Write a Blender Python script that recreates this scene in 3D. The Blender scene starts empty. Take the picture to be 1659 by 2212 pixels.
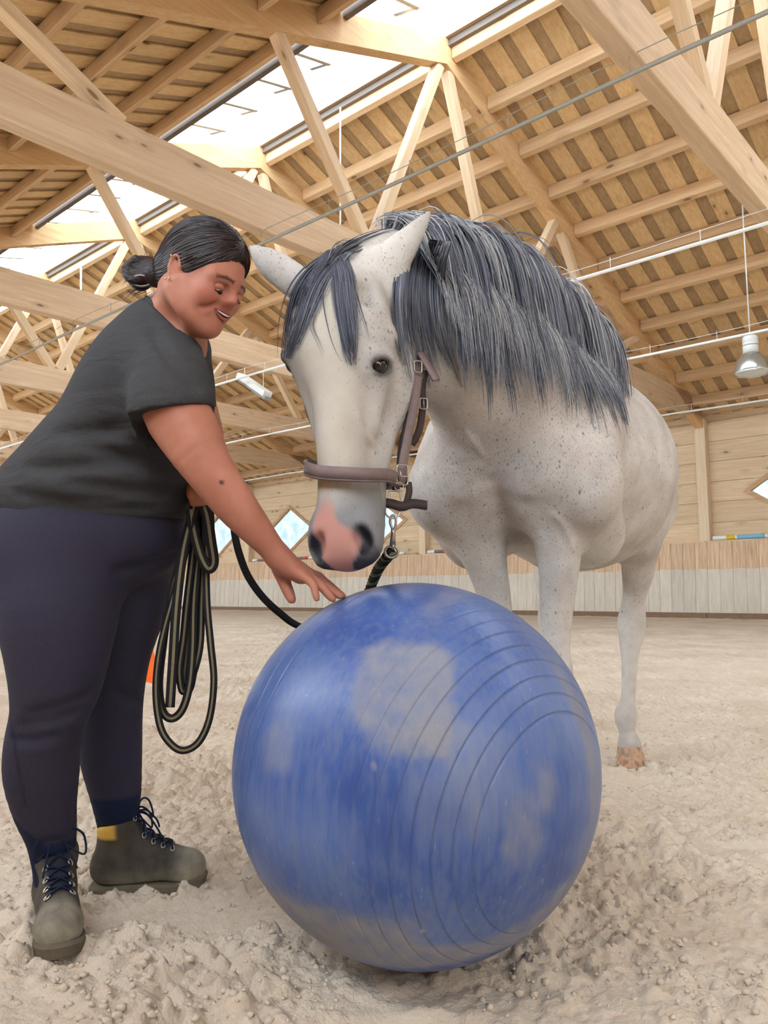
import bpy, math, random
import numpy as np
from mathutils import Vector, Matrix

# ---------------------------------------------------------------- camera, sky, exposure
scene = bpy.context.scene
HC = 0.80                                    # camera height above the sand (m)
FPX, CX, CY = 1690.0, 829.5, 1106.0          # focal length and centre in photo pixels (1659 x 2212)
PITCH = math.atan((1268 - CY) / FPX)
ROLL = math.radians(-0.65)
HALL = math.radians(48.6)                    # direction of the hall against the view

FW = np.array([0, math.cos(PITCH), math.sin(PITCH)])
_rt = np.array([1.0, 0, 0]); _up = np.cross(_rt, FW)
RT = math.cos(ROLL) * _rt + math.sin(ROLL) * _up
UP = -math.sin(ROLL) * _rt + math.cos(ROLL) * _up
CAM = np.array([0, 0, HC])

cam_data = bpy.data.cameras.new('camera')
cam = bpy.data.objects.new('camera', cam_data)
scene.collection.objects.link(cam)
cam_data.sensor_fit = 'HORIZONTAL'
cam_data.sensor_width = 36.0
cam_data.lens = FPX * 36.0 / 1659.0
cam_data.clip_end = 400
cam.matrix_world = Matrix(((RT[0], UP[0], -FW[0], 0), (RT[1], UP[1], -FW[1], 0), (RT[2], UP[2], -FW[2], HC), (0, 0, 0, 1)))
scene.camera = cam

world = bpy.data.worlds.new('World'); scene.world = world
world.use_nodes = True
_bg = world.node_tree.nodes['Background']
_bg.inputs['Color'].default_value = (0.80, 0.90, 1.0, 1)
_bg.inputs['Strength'].default_value = 6.6

scene.view_settings.view_transform = 'Standard'
scene.view_settings.look = 'None'
scene.view_settings.gamma = 1.0
scene.view_settings.use_curve_mapping = False
scene.view_settings.exposure = 0.35

cy = scene.cycles                             # light paths: enough for a bright timber hall
cy.max_bounces = 6; cy.diffuse_bounces = 3; cy.glossy_bounces = 2; cy.transmission_bounces = 4; cy.transparent_max_bounces = 8
cy.caustics_reflective = False; cy.caustics_refractive = False; cy.sample_clamp_indirect = 8.0
cy.use_adaptive_sampling = True; cy.adaptive_threshold = 0.05

# ---------------------------------------------------------------- helpers
col = scene.collection
rng = np.random.default_rng(7)
random.seed(7)

def at(x, y, Y):                             # the point at forward distance Y seen at photo pixel (x, y)
    d = (x - CX) / FPX * RT - (y - CY) / FPX * UP + FW
    return CAM + d * (Y / d[1])

def px(n, Y):                                # length in metres of n photo pixels at forward distance Y
    return n * Y / FPX

def nrm(v):
    v = np.asarray(v, float); return v / np.linalg.norm(v)

def tag(o, label=None, cat=None, group=None, kind=None):
    if label: o['label'] = label
    if cat: o['category'] = cat
    if group: o['group'] = group
    if kind: o['kind'] = kind
    return o

def empty(name, loc=(0, 0, 0), rz=0.0, parent=None):
    o = bpy.data.objects.new(name, None); col.objects.link(o)
    o.empty_display_size = 0.1
    o.location = loc; o.rotation_euler = (0, 0, rz)
    o.parent = parent
    return o

def link(name, me, parent=None, loc=None, rz=None):
    o = bpy.data.objects.new(name, me); col.objects.link(o)
    o.parent = parent
    if loc is not None: o.location = loc
    if rz is not None: o.rotation_euler = (0, 0, rz)
    return o

class MB:                                    # a mesh under construction
    def __init__(s):
        s.v = []; s.f = []; s.m = []
    def add(s, vs, fs, m=0):
        n = len(s.v)
        s.v.extend([tuple(float(c) for c in p) for p in vs])
        s.f.extend([tuple(i + n for i in f) for f in fs]); s.m.extend([m] * len(fs))
        return s
    def box(s, a, b, m=0):
        x0, y0, z0 = a; x1, y1, z1 = b
        return s.add([(x0, y0, z0), (x1, y0, z0), (x1, y1, z0), (x0, y1, z0), (x0, y0, z1), (x1, y0, z1), (x1, y1, z1), (x0, y1, z1)],
                     [(3, 2, 1, 0), (4, 5, 6, 7), (0, 1, 5, 4), (1, 2, 6, 5), (2, 3, 7, 6), (3, 0, 4, 7)], m)
    def cbox(s, a, b, c=0.006, m=0):         # box with chamfered long edges (chamfer c on all edges, cheap)
        x0, y0, z0 = a; x1, y1, z1 = b
        P = []
        for sx in (0, 1):
            for sy in (0, 1):
                for sz in (0, 1):
                    X = (x0, x1)[sx]; Y = (y0, y1)[sy]; Z = (z0, z1)[sz]
                    dx = c * (1 - 2 * sx); dy = c * (1 - 2 * sy); dz = c * (1 - 2 * sz)
                    P += [(X, Y + dy, Z + dz), (X + dx, Y, Z + dz), (X + dx, Y + dy, Z)]
        def i(sx, sy, sz, k): return (sx * 4 + sy * 2 + sz) * 3 + k
        F = []
        for q in (0, 1):
            f = [i(q, 0, 0, 0), i(q, 1, 0, 0), i(q, 1, 1, 0), i(q, 0, 1, 0)]; F.append(f if q else f[::-1])
            f = [i(0, q, 0, 1), i(0, q, 1, 1), i(1, q, 1, 1), i(1, q, 0, 1)]; F.append(f if q else f[::-1])
            f = [i(0, 0, q, 2), i(1, 0, q, 2), i(1, 1, q, 2), i(0, 1, q, 2)]; F.append(f if q else f[::-1])
        for a1 in (0, 1):
            for b1 in (0, 1):
                e = [i(0, a1, b1, 1), i(1, a1, b1, 1), i(1, a1, b1, 2), i(0, a1, b1, 2)]; F.append(e if a1 != b1 else e[::-1])
                e = [i(a1, 0, b1, 2), i(a1, 1, b1, 2), i(a1, 1, b1, 0), i(a1, 0, b1, 0)]; F.append(e if a1 != b1 else e[::-1])
                e = [i(a1, b1, 0, 0), i(a1, b1, 1, 0), i(a1, b1, 1, 1), i(a1, b1, 0, 1)]; F.append(e if a1 != b1 else e[::-1])
        for sx in (0, 1):
            for sy in (0, 1):
                for sz in (0, 1):
                    t = [i(sx, sy, sz, k) for k in range(3)]
                    F.append(t if (sx + sy + sz) % 2 else t[::-1])
        return s.add(P, F, m)
    def prism(s, poly, a, axis, t0, t1, m=0):   # poly: list of 2D points, extruded along axis (0,1,2)
        def mk(p, t):
            q = [0, 0, 0]; o = [k for k in range(3) if k != axis]
            q[o[0]] = p[0]; q[o[1]] = p[1]; q[axis] = t; return q
        n = len(poly)
        vs = [mk(p, t0) for p in poly] + [mk(p, t1) for p in poly]
        fs = [tuple(range(n))[::-1], tuple(range(n, 2 * n))] + [(i, (i + 1) % n, n + (i + 1) % n, n + i) for i in range(n)]
        return s.add(vs, fs, m)
    def beam(s, p, q, w, h, up=(0, 0, 1), m=0):  # straight timber from p to q, w across, h along up
        p = np.array(p, float); q = np.array(q, float); d = nrm(q - p)
        sd = nrm(np.cross(d, up)); u = np.cross(sd, d)
        vs = []
        for e in (p, q):
            for a, b in ((-1, -1), (1, -1), (1, 1), (-1, 1)):
                vs.append(e + sd * a * w / 2 + u * b * h / 2)
        return s.add(vs, [(3, 2, 1, 0), (4, 5, 6, 7), (0, 1, 5, 4), (1, 2, 6, 5), (2, 3, 7, 6), (3, 0, 4, 7)], m)
    def tube(s, pts, r, n=8, m=0, closed=False, cap=True):
        pts = [np.array(p, float) for p in pts]; N = len(pts)
        rs = list(r) if hasattr(r, '__len__') else [r] * N
        T = []
        for i in range(N):
            a = pts[(i - 1) % N] if (i > 0 or closed) else pts[0]
            b = pts[(i + 1) % N] if (i < N - 1 or closed) else pts[-1]
            T.append(nrm(b - a))
        ref = np.array([0, 0, 1.0])
        if abs(T[0] @ ref) > .9: ref = np.array([1.0, 0, 0])
        nn = nrm(np.cross(T[0], ref)); vs = []
        for i in range(N):
            nn = nrm(nn - T[i] * (nn @ T[i])); b = np.cross(T[i], nn)
            for k in range(n):
                a = 2 * math.pi * k / n
                vs.append(pts[i] + rs[i] * (math.cos(a) * nn + math.sin(a) * b))
        fs = []
        for i in range(N if closed else N - 1):
            for k in range(n):
                fs.append((i * n + k, i * n + (k + 1) % n, ((i + 1) % N) * n + (k + 1) % n, ((i + 1) % N) * n + k))
        if not closed and cap:
            fs.append(tuple(range(n))[::-1]); fs.append(tuple((N - 1) * n + k for k in range(n)))
        return s.add(vs, fs, m)
    def lathe(s, prof, c=(0, 0, 0), n=24, m=0):    # prof: (radius, z) pairs
        vs = []; fs = []
        for r, z in prof:
            for k in range(n):
                a = 2 * math.pi * k / n
                vs.append((c[0] + r * math.cos(a), c[1] + r * math.sin(a), c[2] + z))
        for i in range(len(prof) - 1):
            for k in range(n):
                fs.append((i * n + k, i * n + (k + 1) % n, (i + 1) * n + (k + 1) % n, (i + 1) * n + k))
        return s.add(vs, fs, m)
    def strip(s, pts, nor, w, t, m=0, cols=None, closed=False):
        # flat band: pts centre line, nor outward normals, w width, t thickness; cols: list of (fraction, material)
        pts = [np.array(p, float) for p in pts]; N = len(pts)
        ws = list(w) if hasattr(w, '__len__') else [w] * N
        fr = [0.0]; ms = []
        for f, mm in (cols or [(1.0, m)]):
            fr.append(fr[-1] + f); ms.append(mm)
        K = len(fr); base = len(s.v); vs = []
        for i in range(N):
            a = pts[(i - 1) % N] if (i > 0 or closed) else pts[0]
            b = pts[(i + 1) % N] if (i < N - 1 or closed) else pts[-1]
            T = nrm(b - a); n_ = np.array(nor[i], float); n_ = nrm(n_ - T * (n_ @ T)); sd = np.cross(T, n_)
            for k in range(K): vs.append(pts[i] + sd * (fr[k] - .5) * ws[i] + n_ * t / 2)
            for k in range(K): vs.append(pts[i] + sd * (fr[k] - .5) * ws[i] - n_ * t / 2)
        s.add(vs, [])
        def ad(f, mm): s.f.append(tuple(base + j for j in f)); s.m.append(mm)
        for i in range(N if closed else N - 1):
            a = i * 2 * K; b = ((i + 1) % N) * 2 * K
            for k in range(K - 1):
                ad((a + k, a + k + 1, b + k + 1, b + k), ms[k])
                ad((a + K + k + 1, a + K + k, b + K + k, b + K + k + 1), ms[k])
            ad((a, b, b + K, a + K), ms[0]); ad((a + K - 1, a + 2 * K - 1, b + 2 * K - 1, b + K - 1), ms[-1])
        if not closed:
            for i, r in ((0, 1), (N - 1, -1)):
                a = i * 2 * K
                for k in range(K - 1): ad((a + k, a + K + k, a + K + k + 1, a + k + 1)[::r], ms[k])
        return s
    def mesh(s, name, mats, off=(0, 0, 0), smooth=False):
        me = bpy.data.meshes.new(name)
        o = np.array(off, float)
        me.from_pydata([tuple(np.array(p) - o) for p in s.v] if o.any() else s.v, [], s.f)
        for m in (mats if isinstance(mats, (list, tuple)) else [mats]): me.materials.append(m)
        if any(s.m): me.polygons.foreach_set('material_index', s.m)
        if smooth: me.polygons.foreach_set('use_smooth', [True] * len(s.f))
        me.update(); return me
    def build(s, name, mats, parent=None, smooth=False, origin=None):
        # world coordinates; parents are never rotated here
        if parent is not None:
            P = np.array(parent.location); q = parent.parent
            while q is not None: P = P + np.array(q.location); q = q.parent
            return link(name, s.mesh(name, mats, P, smooth), parent)
        if origin is None:
            a = np.array(s.v); origin = (a.min(0) + a.max(0)) / 2; origin[2] = a[:, 2].min()
        return link(name, s.mesh(name, mats, origin, smooth), None, origin)

def spline(pts, n=8, closed=False):          # Catmull-Rom through points (any dimension)
    P = np.array(pts, float); N = len(P); out = []
    for i in range(N if closed else N - 1):
        if closed: a, b, c, d = P[(i - 1) % N], P[i], P[(i + 1) % N], P[(i + 2) % N]
        else: a, b, c, d = P[max(i - 1, 0)], P[i], P[i + 1], P[min(i + 2, N - 1)]
        for k in range(n):
            t = k / n
            out.append(.5 * ((2 * b) + (-a + c) * t + (2 * a - 5 * b + 4 * c - d) * t * t + (-a + 3 * b - 3 * c + d) * t ** 3))
    if not closed: out.append(P[-1])
    return np.array(out)

# ---------------------------------------------------------------- materials
def srgb(r, g, b):
    f = lambda c: ((c / 255 + .055) / 1.055) ** 2.4 if c > 10 else c / 255 / 12.92
    return (f(r), f(g), f(b), 1)

class NT:                                     # small node-tree writer
    def __init__(s, name, rough=.6, spec=.3, metal=0.0):
        s.mat = bpy.data.materials.new(name); s.mat.use_nodes = True
        s.t = s.mat.node_tree; s.N = s.t.nodes; s.L = s.t.links
        s.b = s.N['Principled BSDF']
        s.b.inputs['Roughness'].default_value = rough
        s.b.inputs['Specular IOR Level'].default_value = spec
        s.b.inputs['Metallic'].default_value = metal
    def node(s, t, **kw):
        n = s.N.new(t)
        for k, v in kw.items():
            if hasattr(n, k): setattr(n, k, v)
            else: n.inputs[k.replace('_', ' ')].default_value = v
        return n
    def put(s, sock, v):
        if hasattr(v, 'is_output') or isinstance(v, bpy.types.NodeSocket): s.L.new(v, sock)
        else: sock.default_value = v
    def coord(s, scale=(1, 1, 1), src='Object', rnd=False):
        tc = s.node('ShaderNodeTexCoord'); v = tc.outputs[src]
        if rnd:
            oi = s.node('ShaderNodeObjectInfo')
            m = s.node('ShaderNodeVectorMath', operation='MULTIPLY_ADD')
            cb = s.node('ShaderNodeCombineXYZ')
            for k, f in enumerate((37.0, 91.0, 13.0)):
                q = s.math('MULTIPLY', oi.outputs['Random'], f); s.L.new(q, cb.inputs[k])
            s.L.new(v, m.inputs[0]); m.inputs[1].default_value = (1, 1, 1); s.L.new(cb.outputs[0], m.inputs[2])
            v = m.outputs[0]
        mp = s.node('ShaderNodeMapping'); mp.inputs['Scale'].default_value = scale
        s.L.new(v, mp.inputs['Vector']); return mp.outputs[0]
    def noise(s, vec, scale=5, detail=3, rough=.5, dist=0):
        n = s.node('ShaderNodeTexNoise'); n.inputs['Scale'].default_value = scale; n.inputs['Detail'].default_value = detail
        n.inputs['Roughness'].default_value = rough; n.inputs['Distortion'].default_value = dist
        if vec is not None: s.L.new(vec, n.inputs['Vector'])
        return n.outputs['Fac']
    def voro(s, vec, scale=5, feature='F1', rnd=1.0, out='Distance'):
        n = s.node('ShaderNodeTexVoronoi', feature=feature); n.inputs['Scale'].default_value = scale; n.inputs['Randomness'].default_value = rnd
        s.L.new(vec, n.inputs['Vector']); return n.outputs[out]
    def ramp(s, fac, stops, interp='LINEAR'):
        n = s.node('ShaderNodeValToRGB'); cr = n.color_ramp; cr.interpolation = interp
        while len(cr.elements) < len(stops): cr.elements.new(.5)
        for e, (p, c) in zip(cr.elements, stops):
            e.position = p; e.color = c if hasattr(c, '__len__') else (c, c, c, 1)
        s.L.new(fac, n.inputs[0]); return n.outputs[0]
    def math(s, op, a, b=None, clamp=False):
        n = s.node('ShaderNodeMath', operation=op); n.use_clamp = clamp
        s.put(n.inputs[0], a)
        if b is not None: s.put(n.inputs[1], b)
        return n.outputs[0]
    def mix(s, fac, a, b, mode='MIX'):
        n = s.node('ShaderNodeMix', data_type='RGBA', blend_type=mode)
        s.put(n.inputs['Factor'], fac); s.put(n.inputs['A'], a); s.put(n.inputs['B'], b)
        # Mix node: sockets 6/7 are the colour ones
        return n.outputs['Result']
    def attr(s, name):
        n = s.node('ShaderNodeAttribute'); n.attribute_name = name; return n.outputs['Fac']
    def sep(s, vec):
        n = s.node('ShaderNodeSeparateXYZ'); s.L.new(vec, n.inputs[0]); return n.outputs
    def color(s, c): s.put(s.b.inputs['Base Color'], c)
    def rough(s, v): s.put(s.b.inputs['Roughness'], v)
    def bump(s, h, strength=.3, dist=.01):
        n = s.node('ShaderNodeBump'); n.inputs['Strength'].default_value = strength; n.inputs['Distance'].default_value = dist
        s.L.new(h, n.inputs['Height']); s.L.new(n.outputs[0], s.b.inputs['Normal'])

def _mixfix():
    # the colour sockets of ShaderNodeMix share their names with the float ones: pick by type
    def mix(s, fac, a, b, mode='MIX'):
        n = s.N.new('ShaderNodeMix'); n.data_type = 'RGBA'; n.blend_type = mode
        s.put(n.inputs[0], fac); s.put(n.inputs[6], a); s.put(n.inputs[7], b)
        return n.outputs[2]
    NT.mix = mix
_mixfix()

def plain(name, c, rough=.6, spec=.3, metal=0.0, var=0.0, scale=20):
    n = NT(name, rough, spec, metal)
    if var:
        f = n.noise(n.coord(), scale, 3)
        d = tuple(max(0, x * (1 - var)) for x in c[:3]) + (1,); l = tuple(min(1, x * (1 + var)) for x in c[:3]) + (1,)
        n.color(n.mix(f, d, l))
    else: n.color(c)
    return n.mat

def wood(name, c0, c1, axis, knots=True, rough=.62, kn=(.16, .07, .025, 1), var=.12, kscale=1.0):
    # spruce: grain runs along local axis (0, 1 or 2); every piece a little different; knots as small dark ovals
    n = NT(name, rough, .25)
    sc = [9.0, 9.0, 9.0]; sc[axis] = .45
    v = n.coord(tuple(sc), rnd=True)
    g = n.noise(v, 2.2, 3, .6, .4)
    fine = n.noise(n.coord(tuple(q * 5 for q in sc), rnd=True), 2, 0, .6)
    c = n.mix(n.ramp(g, [(.3, 0.0), (.72, 1.0)]), c0, c1)
    c = n.mix(n.math('MULTIPLY', fine, .35), c, tuple(x * .72 for x in c0[:3]) + (1,))
    if knots:
        ks = [3.4 * kscale] * 3; ks[axis] = 1.25 * kscale
        kv = n.coord(tuple(ks), rnd=True)
        d = n.voro(kv, 1.0)
        m = n.ramp(d, [(.06, 1.0), (.12, 0.0)])
        c = n.mix(n.math('MULTIPLY', m, .8), c, kn)
        ring = n.ramp(d, [(.09, 0.0), (.14, .38), (.26, 0.0)])
        c = n.mix(ring, c, tuple(x * .62 for x in c0[:3]) + (1,))
    oi = n.node('ShaderNodeObjectInfo')
    hv = n.node('ShaderNodeHueSaturation')
    val = n.math('ADD', n.math('MULTIPLY', oi.outputs['Random'], var * 2), 1 - var)
    n.L.new(val, hv.inputs['Value']); n.L.new(c, hv.inputs['Color'])
    n.color(hv.outputs[0])
    return n.mat

M = {}
CEIL0, CEIL1 = srgb(205, 158, 104), srgb(226, 184, 132)
M['board'] = wood('ceiling_board_wood', srgb(222, 182, 130), srgb(242, 210, 162), 0)
M['deck'] = wood('roof_deck_wood', srgb(172, 142, 106), srgb(196, 166, 130), 0, knots=False)
M['purlin'] = wood('purlin_wood', srgb(216, 174, 130), srgb(236, 204, 164), 1)
M['rafter'] = wood('rafter_wood', srgb(214, 170, 122), srgb(234, 198, 152), 0, var=.05)
M['chord'] = wood('chord_wood', srgb(212, 178, 144), srgb(234, 207, 174), 0, var=.05, kscale=1.3)
M['strut'] = wood('strut_wood', srgb(220, 186, 148), srgb(240, 214, 180), 2, var=.05)
M['plank'] = wood('wall_plank_wood', srgb(218, 188, 150), srgb(238, 214, 180), 1, var=.07, kscale=1.1)
M['post'] = wood('post_wood', srgb(222, 194, 160), srgb(240, 220, 190), 2, var=.05)
M['trimwood'] = wood('window_frame_wood', srgb(190, 150, 112), srgb(214, 178, 138), 1, knots=False)
M['white'] = plain('white_metal', srgb(236, 238, 236), .35, .5)
M['zinc'] = plain('zinc_metal', srgb(168, 172, 172), .4, .5, .6)
M['dark_steel'] = plain('grey_pipe', srgb(150, 146, 136), .5, .4)
# ---------------------------------------------------------------- the riding hall (local axes of the hall: x across, y along, z up)
RIDGE, EAVE = 8.9, 19.0
BAY, U0 = 4.3, 6.58
SL = 0.4
END = 43.0
NEAR = -8.0
TRUSS_U = [U0 + BAY * k for k in range(-3, 9)]

def zr(v, off=0.0):                           # rafter underside height at v
    return 8.55 + off - SL * abs(v - RIDGE)

# ceiling: purlins, boards on boards, roof light
ceiling = tag(empty('ceiling', (0, 0, 0), HALL), kind='structure')

right_pv = [9.06 + .93 * k for k in range(11)]
left_pv = [6.27 - .93 * k for k in range(9)]
pm = {}
L0 = BAY - .19
for side, vs in ((1, right_pv), (-1, left_pv)):
    b = MB().cbox((-.05, -L0 / 2, 0), (.05, L0 / 2, .21), .008)
    b.v = [(x, y, z - SL * side * x) for x, y, z in b.v]
    pm[side] = b.mesh('purlin', M['purlin'])
    for u in TRUSS_U[:-1]:
        for v in vs:
            link('purlin', pm[side], ceiling, (v, u + BAY / 2, zr(v, .19)))

PITCHB = .475
def slope_board(v0, v1, w, t, name, mat):
    b = MB().cbox((v0, -w / 2, 0), (v1, w / 2, t), .004)
    b.v = [(x, y, z + zr(x)) for x, y, z in b.v]
    return b.mesh(name, mat)
bR = slope_board(9.02, 19.6, .285, .028, 'roof_board', M['board'])
bL = slope_board(-1.9, 6.62, .285, .028, 'roof_board', M['board'])
u = NEAR + .2
nb = 0
while u < END:
    link('roof_board', bR, ceiling, (0, u, .40)); link('roof_board', bL, ceiling, (0, u + .13, .40))
    u += PITCHB
for v0, v1 in ((9.02, 19.6), (-1.9, 6.62)):
    b = MB().box((v0, NEAR, .43), (v1, END, .47)); b.v = [(x, y, z + zr(x)) for x, y, z in b.v]
    link('roof_deck', b.mesh('roof_deck', M['deck']), ceiling)

# roof light on the slope beside the ridge
M['kerb'] = plain('kerb_paint', srgb(120, 108, 98), .7, .2, var=.1)
M['kerb_edge'] = plain('kerb_edge', srgb(176, 146, 116), .7, .2, var=.1)
for v, nm in ((6.72, 'roof_light_kerb'), (8.98, 'roof_light_kerb')):
    kh = .70 if v < 8 else .50
    b = MB().box((v - .04, NEAR, zr(v) + .34), (v + .04, END, zr(v) + kh)); link(nm, b.mesh(nm, M['kerb']), ceiling)
    e = .08 if v < 8 else -.08
    b = MB().box((v - .03 + e, NEAR, zr(v) + kh - .06), (v + .03 + e, END, zr(v) + kh + .02)); link('kerb_strip', b.mesh('kerb_strip', M['kerb_edge']), ceiling)
g = NT('roof_light_glazing', .25, .4)
tr = g.node('ShaderNodeBsdfTransparent'); tl = g.node('ShaderNodeBsdfTranslucent'); mx = g.node('ShaderNodeMixShader')
tr.inputs[0].default_value = (.93, .97, .98, 1); tl.inputs[0].default_value = (.9, .95, .96, 1); mx.inputs[0].default_value = .12
g.L.new(tr.outputs[0], mx.inputs[1]); g.L.new(tl.outputs[0], mx.inputs[2]); g.L.new(mx.outputs[0], g.N['Material Output'].inputs[0])
M['glazing'] = g.mat
M['bar'] = plain('glazing_bar', srgb(196, 190, 176), .5, .4)
PW = .86
pane = MB().add([(6.74, -PW / 2 + .01, 8.46), (7.86, -PW / 2 + .01, 9.0), (7.86, PW / 2 - .01, 9.0), (6.74, PW / 2 - .01, 8.46)], [(0, 1, 2, 3)])
pane2 = MB().add([(7.86, -PW / 2 + .01, 9.0), (8.98, -PW / 2 + .01, 9.04), (8.98, PW / 2 - .01, 9.04), (7.86, PW / 2 - .01, 9.0)], [(0, 1, 2, 3)])
pme = pane.mesh('pane', M['glazing']); pme2 = pane2.mesh('pane', M['glazing'])
barme = MB().beam((6.74, 0, 8.42), (7.88, 0, 8.72), .065, .07).mesh('glazing_bar', M['bar'])
brk = MB().beam((7.88, 0, 8.68), (7.88, 0, 9.0), .06, .06).beam((7.88, 0, 8.74), (7.88, .42, 8.84), .06, .06).mesh('bar_bracket', M['zinc'])
u = .2 - PW * 4
while u < END - 1:
    link('pane', pme, ceiling, (0, u + PW / 2, 0)); link('pane', pme2, ceiling, (0, u + PW / 2, 0))
    link('glazing_bar', barme, ceiling, (0, u, 0)); link('bar_bracket', brk, ceiling, (0, u, 0))
    u += PW

# roof trusses
def truss_meshes():
    out = []
    c = MB().cbox((-1.3, -.09, 4.76), (EAVE + .02, .09, 5.25), .008); out.append(('bottom_chord', c.mesh('bottom_chord', M['chord'])))
    for sgn in (1, -1):
        far = EAVE - .02 if sgn > 0 else -1.2
        poly = [(RIDGE, zr(RIDGE)), (far, zr(far)), (far, zr(far, .42)), (RIDGE, zr(RIDGE, .42))]
        c = MB().prism(poly, 0, 1, -.09, .09); out.append(('rafter', c.mesh('rafter', M['rafter'])))
    def st(v0, z0, v1, z1, w=.15, y=0, m='strut'):
        c = MB().beam((v0, y, z0), (v1, y, z1), .14, w, up=(0, 1, 0)); 
        # grain along the strut: build it upright and place it
        p = np.array((v0, y, z0)); q = np.array((v1, y, z1)); Ln = np.linalg.norm(q - p); d = (q - p) / Ln
        bb = MB().cbox((-w / 2, -.07, 0), (w / 2, .07, Ln), .006)
        ax = np.cross((0, 1, 0), d)
        me = bb.mesh('strut', M['strut'])
        return ('strut', me, Matrix(((ax[0], 0, d[0], p[0]), (ax[1], 1, d[1], p[1]), (ax[2], 0, d[2], p[2]), (0, 0, 0, 1))))
    for sgn in (-1, 1):
        out.append(st(RIDGE + sgn * .11, 8.5, RIDGE + sgn * (1.62 if sgn < 0 else 1.25), 5.25))
        out.append(st(RIDGE + sgn * 3.25, zr(RIDGE + 3.25) + .02, RIDGE + sgn * 1.75, 5.25))
        if sgn > 0: out.append(st(RIDGE + sgn * 3.5, zr(RIDGE + 3.5) + .02, RIDGE + sgn * 4.95, 5.25))
        out.append(st(RIDGE + sgn * 6.6, zr(RIDGE + 6.6) + .02, RIDGE + sgn * 5.2, 5.25, .13))
    return out
TM = truss_meshes()
order = ['nearest roof truss, its bottom beam crossing the top right corner', 'second nearest roof truss, apex above the horse and long beam behind its ears',
         'third roof truss, apex above the person beside the roof light', 'fourth roof truss, seen over the bun of the person',
         'fifth roof truss, its beam seen at the shoulder of the person', 'sixth roof truss, its beam seen behind the upper arm',
         'seventh roof truss along the hall', 'eighth roof truss along the hall', 'ninth roof truss near the far end', 'last roof truss before the end wall']
for k, u in enumerate(TRUSS_U[2:]):
    t = tag(empty('roof_truss', tuple(np.array([math.cos(HALL) * 0 - math.sin(HALL) * u, math.cos(HALL) * u, 0])), HALL), order[k], 'roof truss', 'roof trusses of the hall')
    for it in TM:
        o = link(it[0], it[1], t)
        if len(it) > 2: o.matrix_local = it[2]

# right-hand long wall
wall = tag(empty('wall_right', (0, 0, 0), HALL), kind='structure')
WV = 19.22
WIN_U = [4.38 + BAY * k for k in range(-2, 10)]
WZ, WA, WB = 2.94, 1.30, .86                  # window centre height, half width, half height (frame outside)
rows = [1.80, 2.24, 2.73, 3.22, 3.71, 4.20, 4.69, 5.05]
def half(z): return max(0.0, WA * (1 - abs(z - WZ) / WB))
for wi, uc in enumerate(WIN_U):
    ua, ub = uc - BAY / 2, uc + BAY / 2
    for z0, z1 in zip(rows[:-1], rows[1:]):
        g = .012
        zs = [z0 + g, z1 - g]
        for zz in (WZ - WB, WZ, WZ + WB):
            if z0 + g < zz < z1 - g: zs.append(zz)
        zs.sort()
        if all(half(z) == 0 for z in zs):
            polys = [[(ua + .004, zs[0]), (ub - .004, zs[0]), (ub - .004, zs[-1]), (ua + .004, zs[-1])]]
        else:
            polys = [[(ua + .004, zs[0])] + [(uc - half(z), z) for z in zs] + [(ua + .004, zs[-1])],
                     [(ub - .004, zs[-1])] + [(uc + half(z), z) for z in zs[::-1]] + [(ub - .004, zs[0])]]
        for pl in polys:
            lap = [(a, min(z, zs[-1]) + (.03 if z >= zs[-1] - 1e-6 else 0)) for a, z in pl]          # half-lapped joint behind the plank above
            link('wall_plank', MB().prism(pl, 0, 0, WV, WV + .03).prism(lap, 0, 0, WV + .03, WV + .05).mesh('wall_plank', M['plank']), wall)
link('wall_backing', MB().box((WV + .30, NEAR, 4.9), (WV + .34, END, 5.4)).mesh('wall_backing', M['deck']), wall)
pmesh = MB().cbox((WV - .24, -.125, 1.80), (WV, .125, 4.76), .008).mesh('wall_post', M['post'])
for u in TRUSS_U: link('wall_post', pmesh, wall, (0, u, 0))
M['ledge'] = wood('ledge_wood', srgb(214, 184, 148), srgb(232, 206, 172), 1, knots=False)
lm = MB().cbox((WV - .36, -BAY / 2 + .003, 1.76), (WV + .02, BAY / 2 - .003, 1.80), .006).mesh('wall_ledge', M['ledge'])
for uc in WIN_U: link('wall_ledge', lm, wall, (0, uc, 0))
link('eave_beam', MB().cbox((WV - .22, NEAR, 4.86), (WV - .06, END, 5.06), .01).mesh('eave_beam', M['ledge']), wall)

# kicking boards: grey dust on the lower part
n = NT('kick_board_wood', .7, .2)
v = n.coord((9, 9, .5), rnd=True); g_ = n.noise(v, 2.4, 5, .6, .4)
c = n.mix(n.ramp(g_, [(.3, 0.0), (.7, 1.0)]), srgb(196, 158, 124), srgb(232, 206, 176))
pos = n.sep(n.coord((1, 1, 1)))
edge = n.math('ADD', pos[2], n.math('MULTIPLY', n.noise(n.coord((.6, .6, .6), rnd=True), 2, 2), .12))
dust = n.ramp(edge, [(.0, 1.0), (1.0, 1.0)]);
dm = n.math('LESS_THAN', edge, 1.19)
smear = n.noise(n.coord((6, 6, .9), rnd=True), 2.2, 3, .65)
dcol = n.mix(n.ramp(smear, [(.3, 0.0), (.75, 1.0)]), srgb(204, 196, 182), srgb(226, 218, 204))
c = n.mix(n.math('MULTIPLY', dm, .93), c, dcol)
oi = n.node('ShaderNodeObjectInfo'); hv = n.node('ShaderNodeHueSaturation')
n.L.new(n.math('ADD', n.math('MULTIPLY', oi.outputs['Random'], .12), .94), hv.inputs['Value']); n.L.new(c, hv.inputs['Color']); n.color(hv.outputs[0])
n.bump(g_, .15, .01)
M['kick'] = n.mat
KW = .287
kb = MB().cbox((0, -KW / 2 + .003, .11), (.045, KW / 2 - .003, 1.765), .006)
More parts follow.
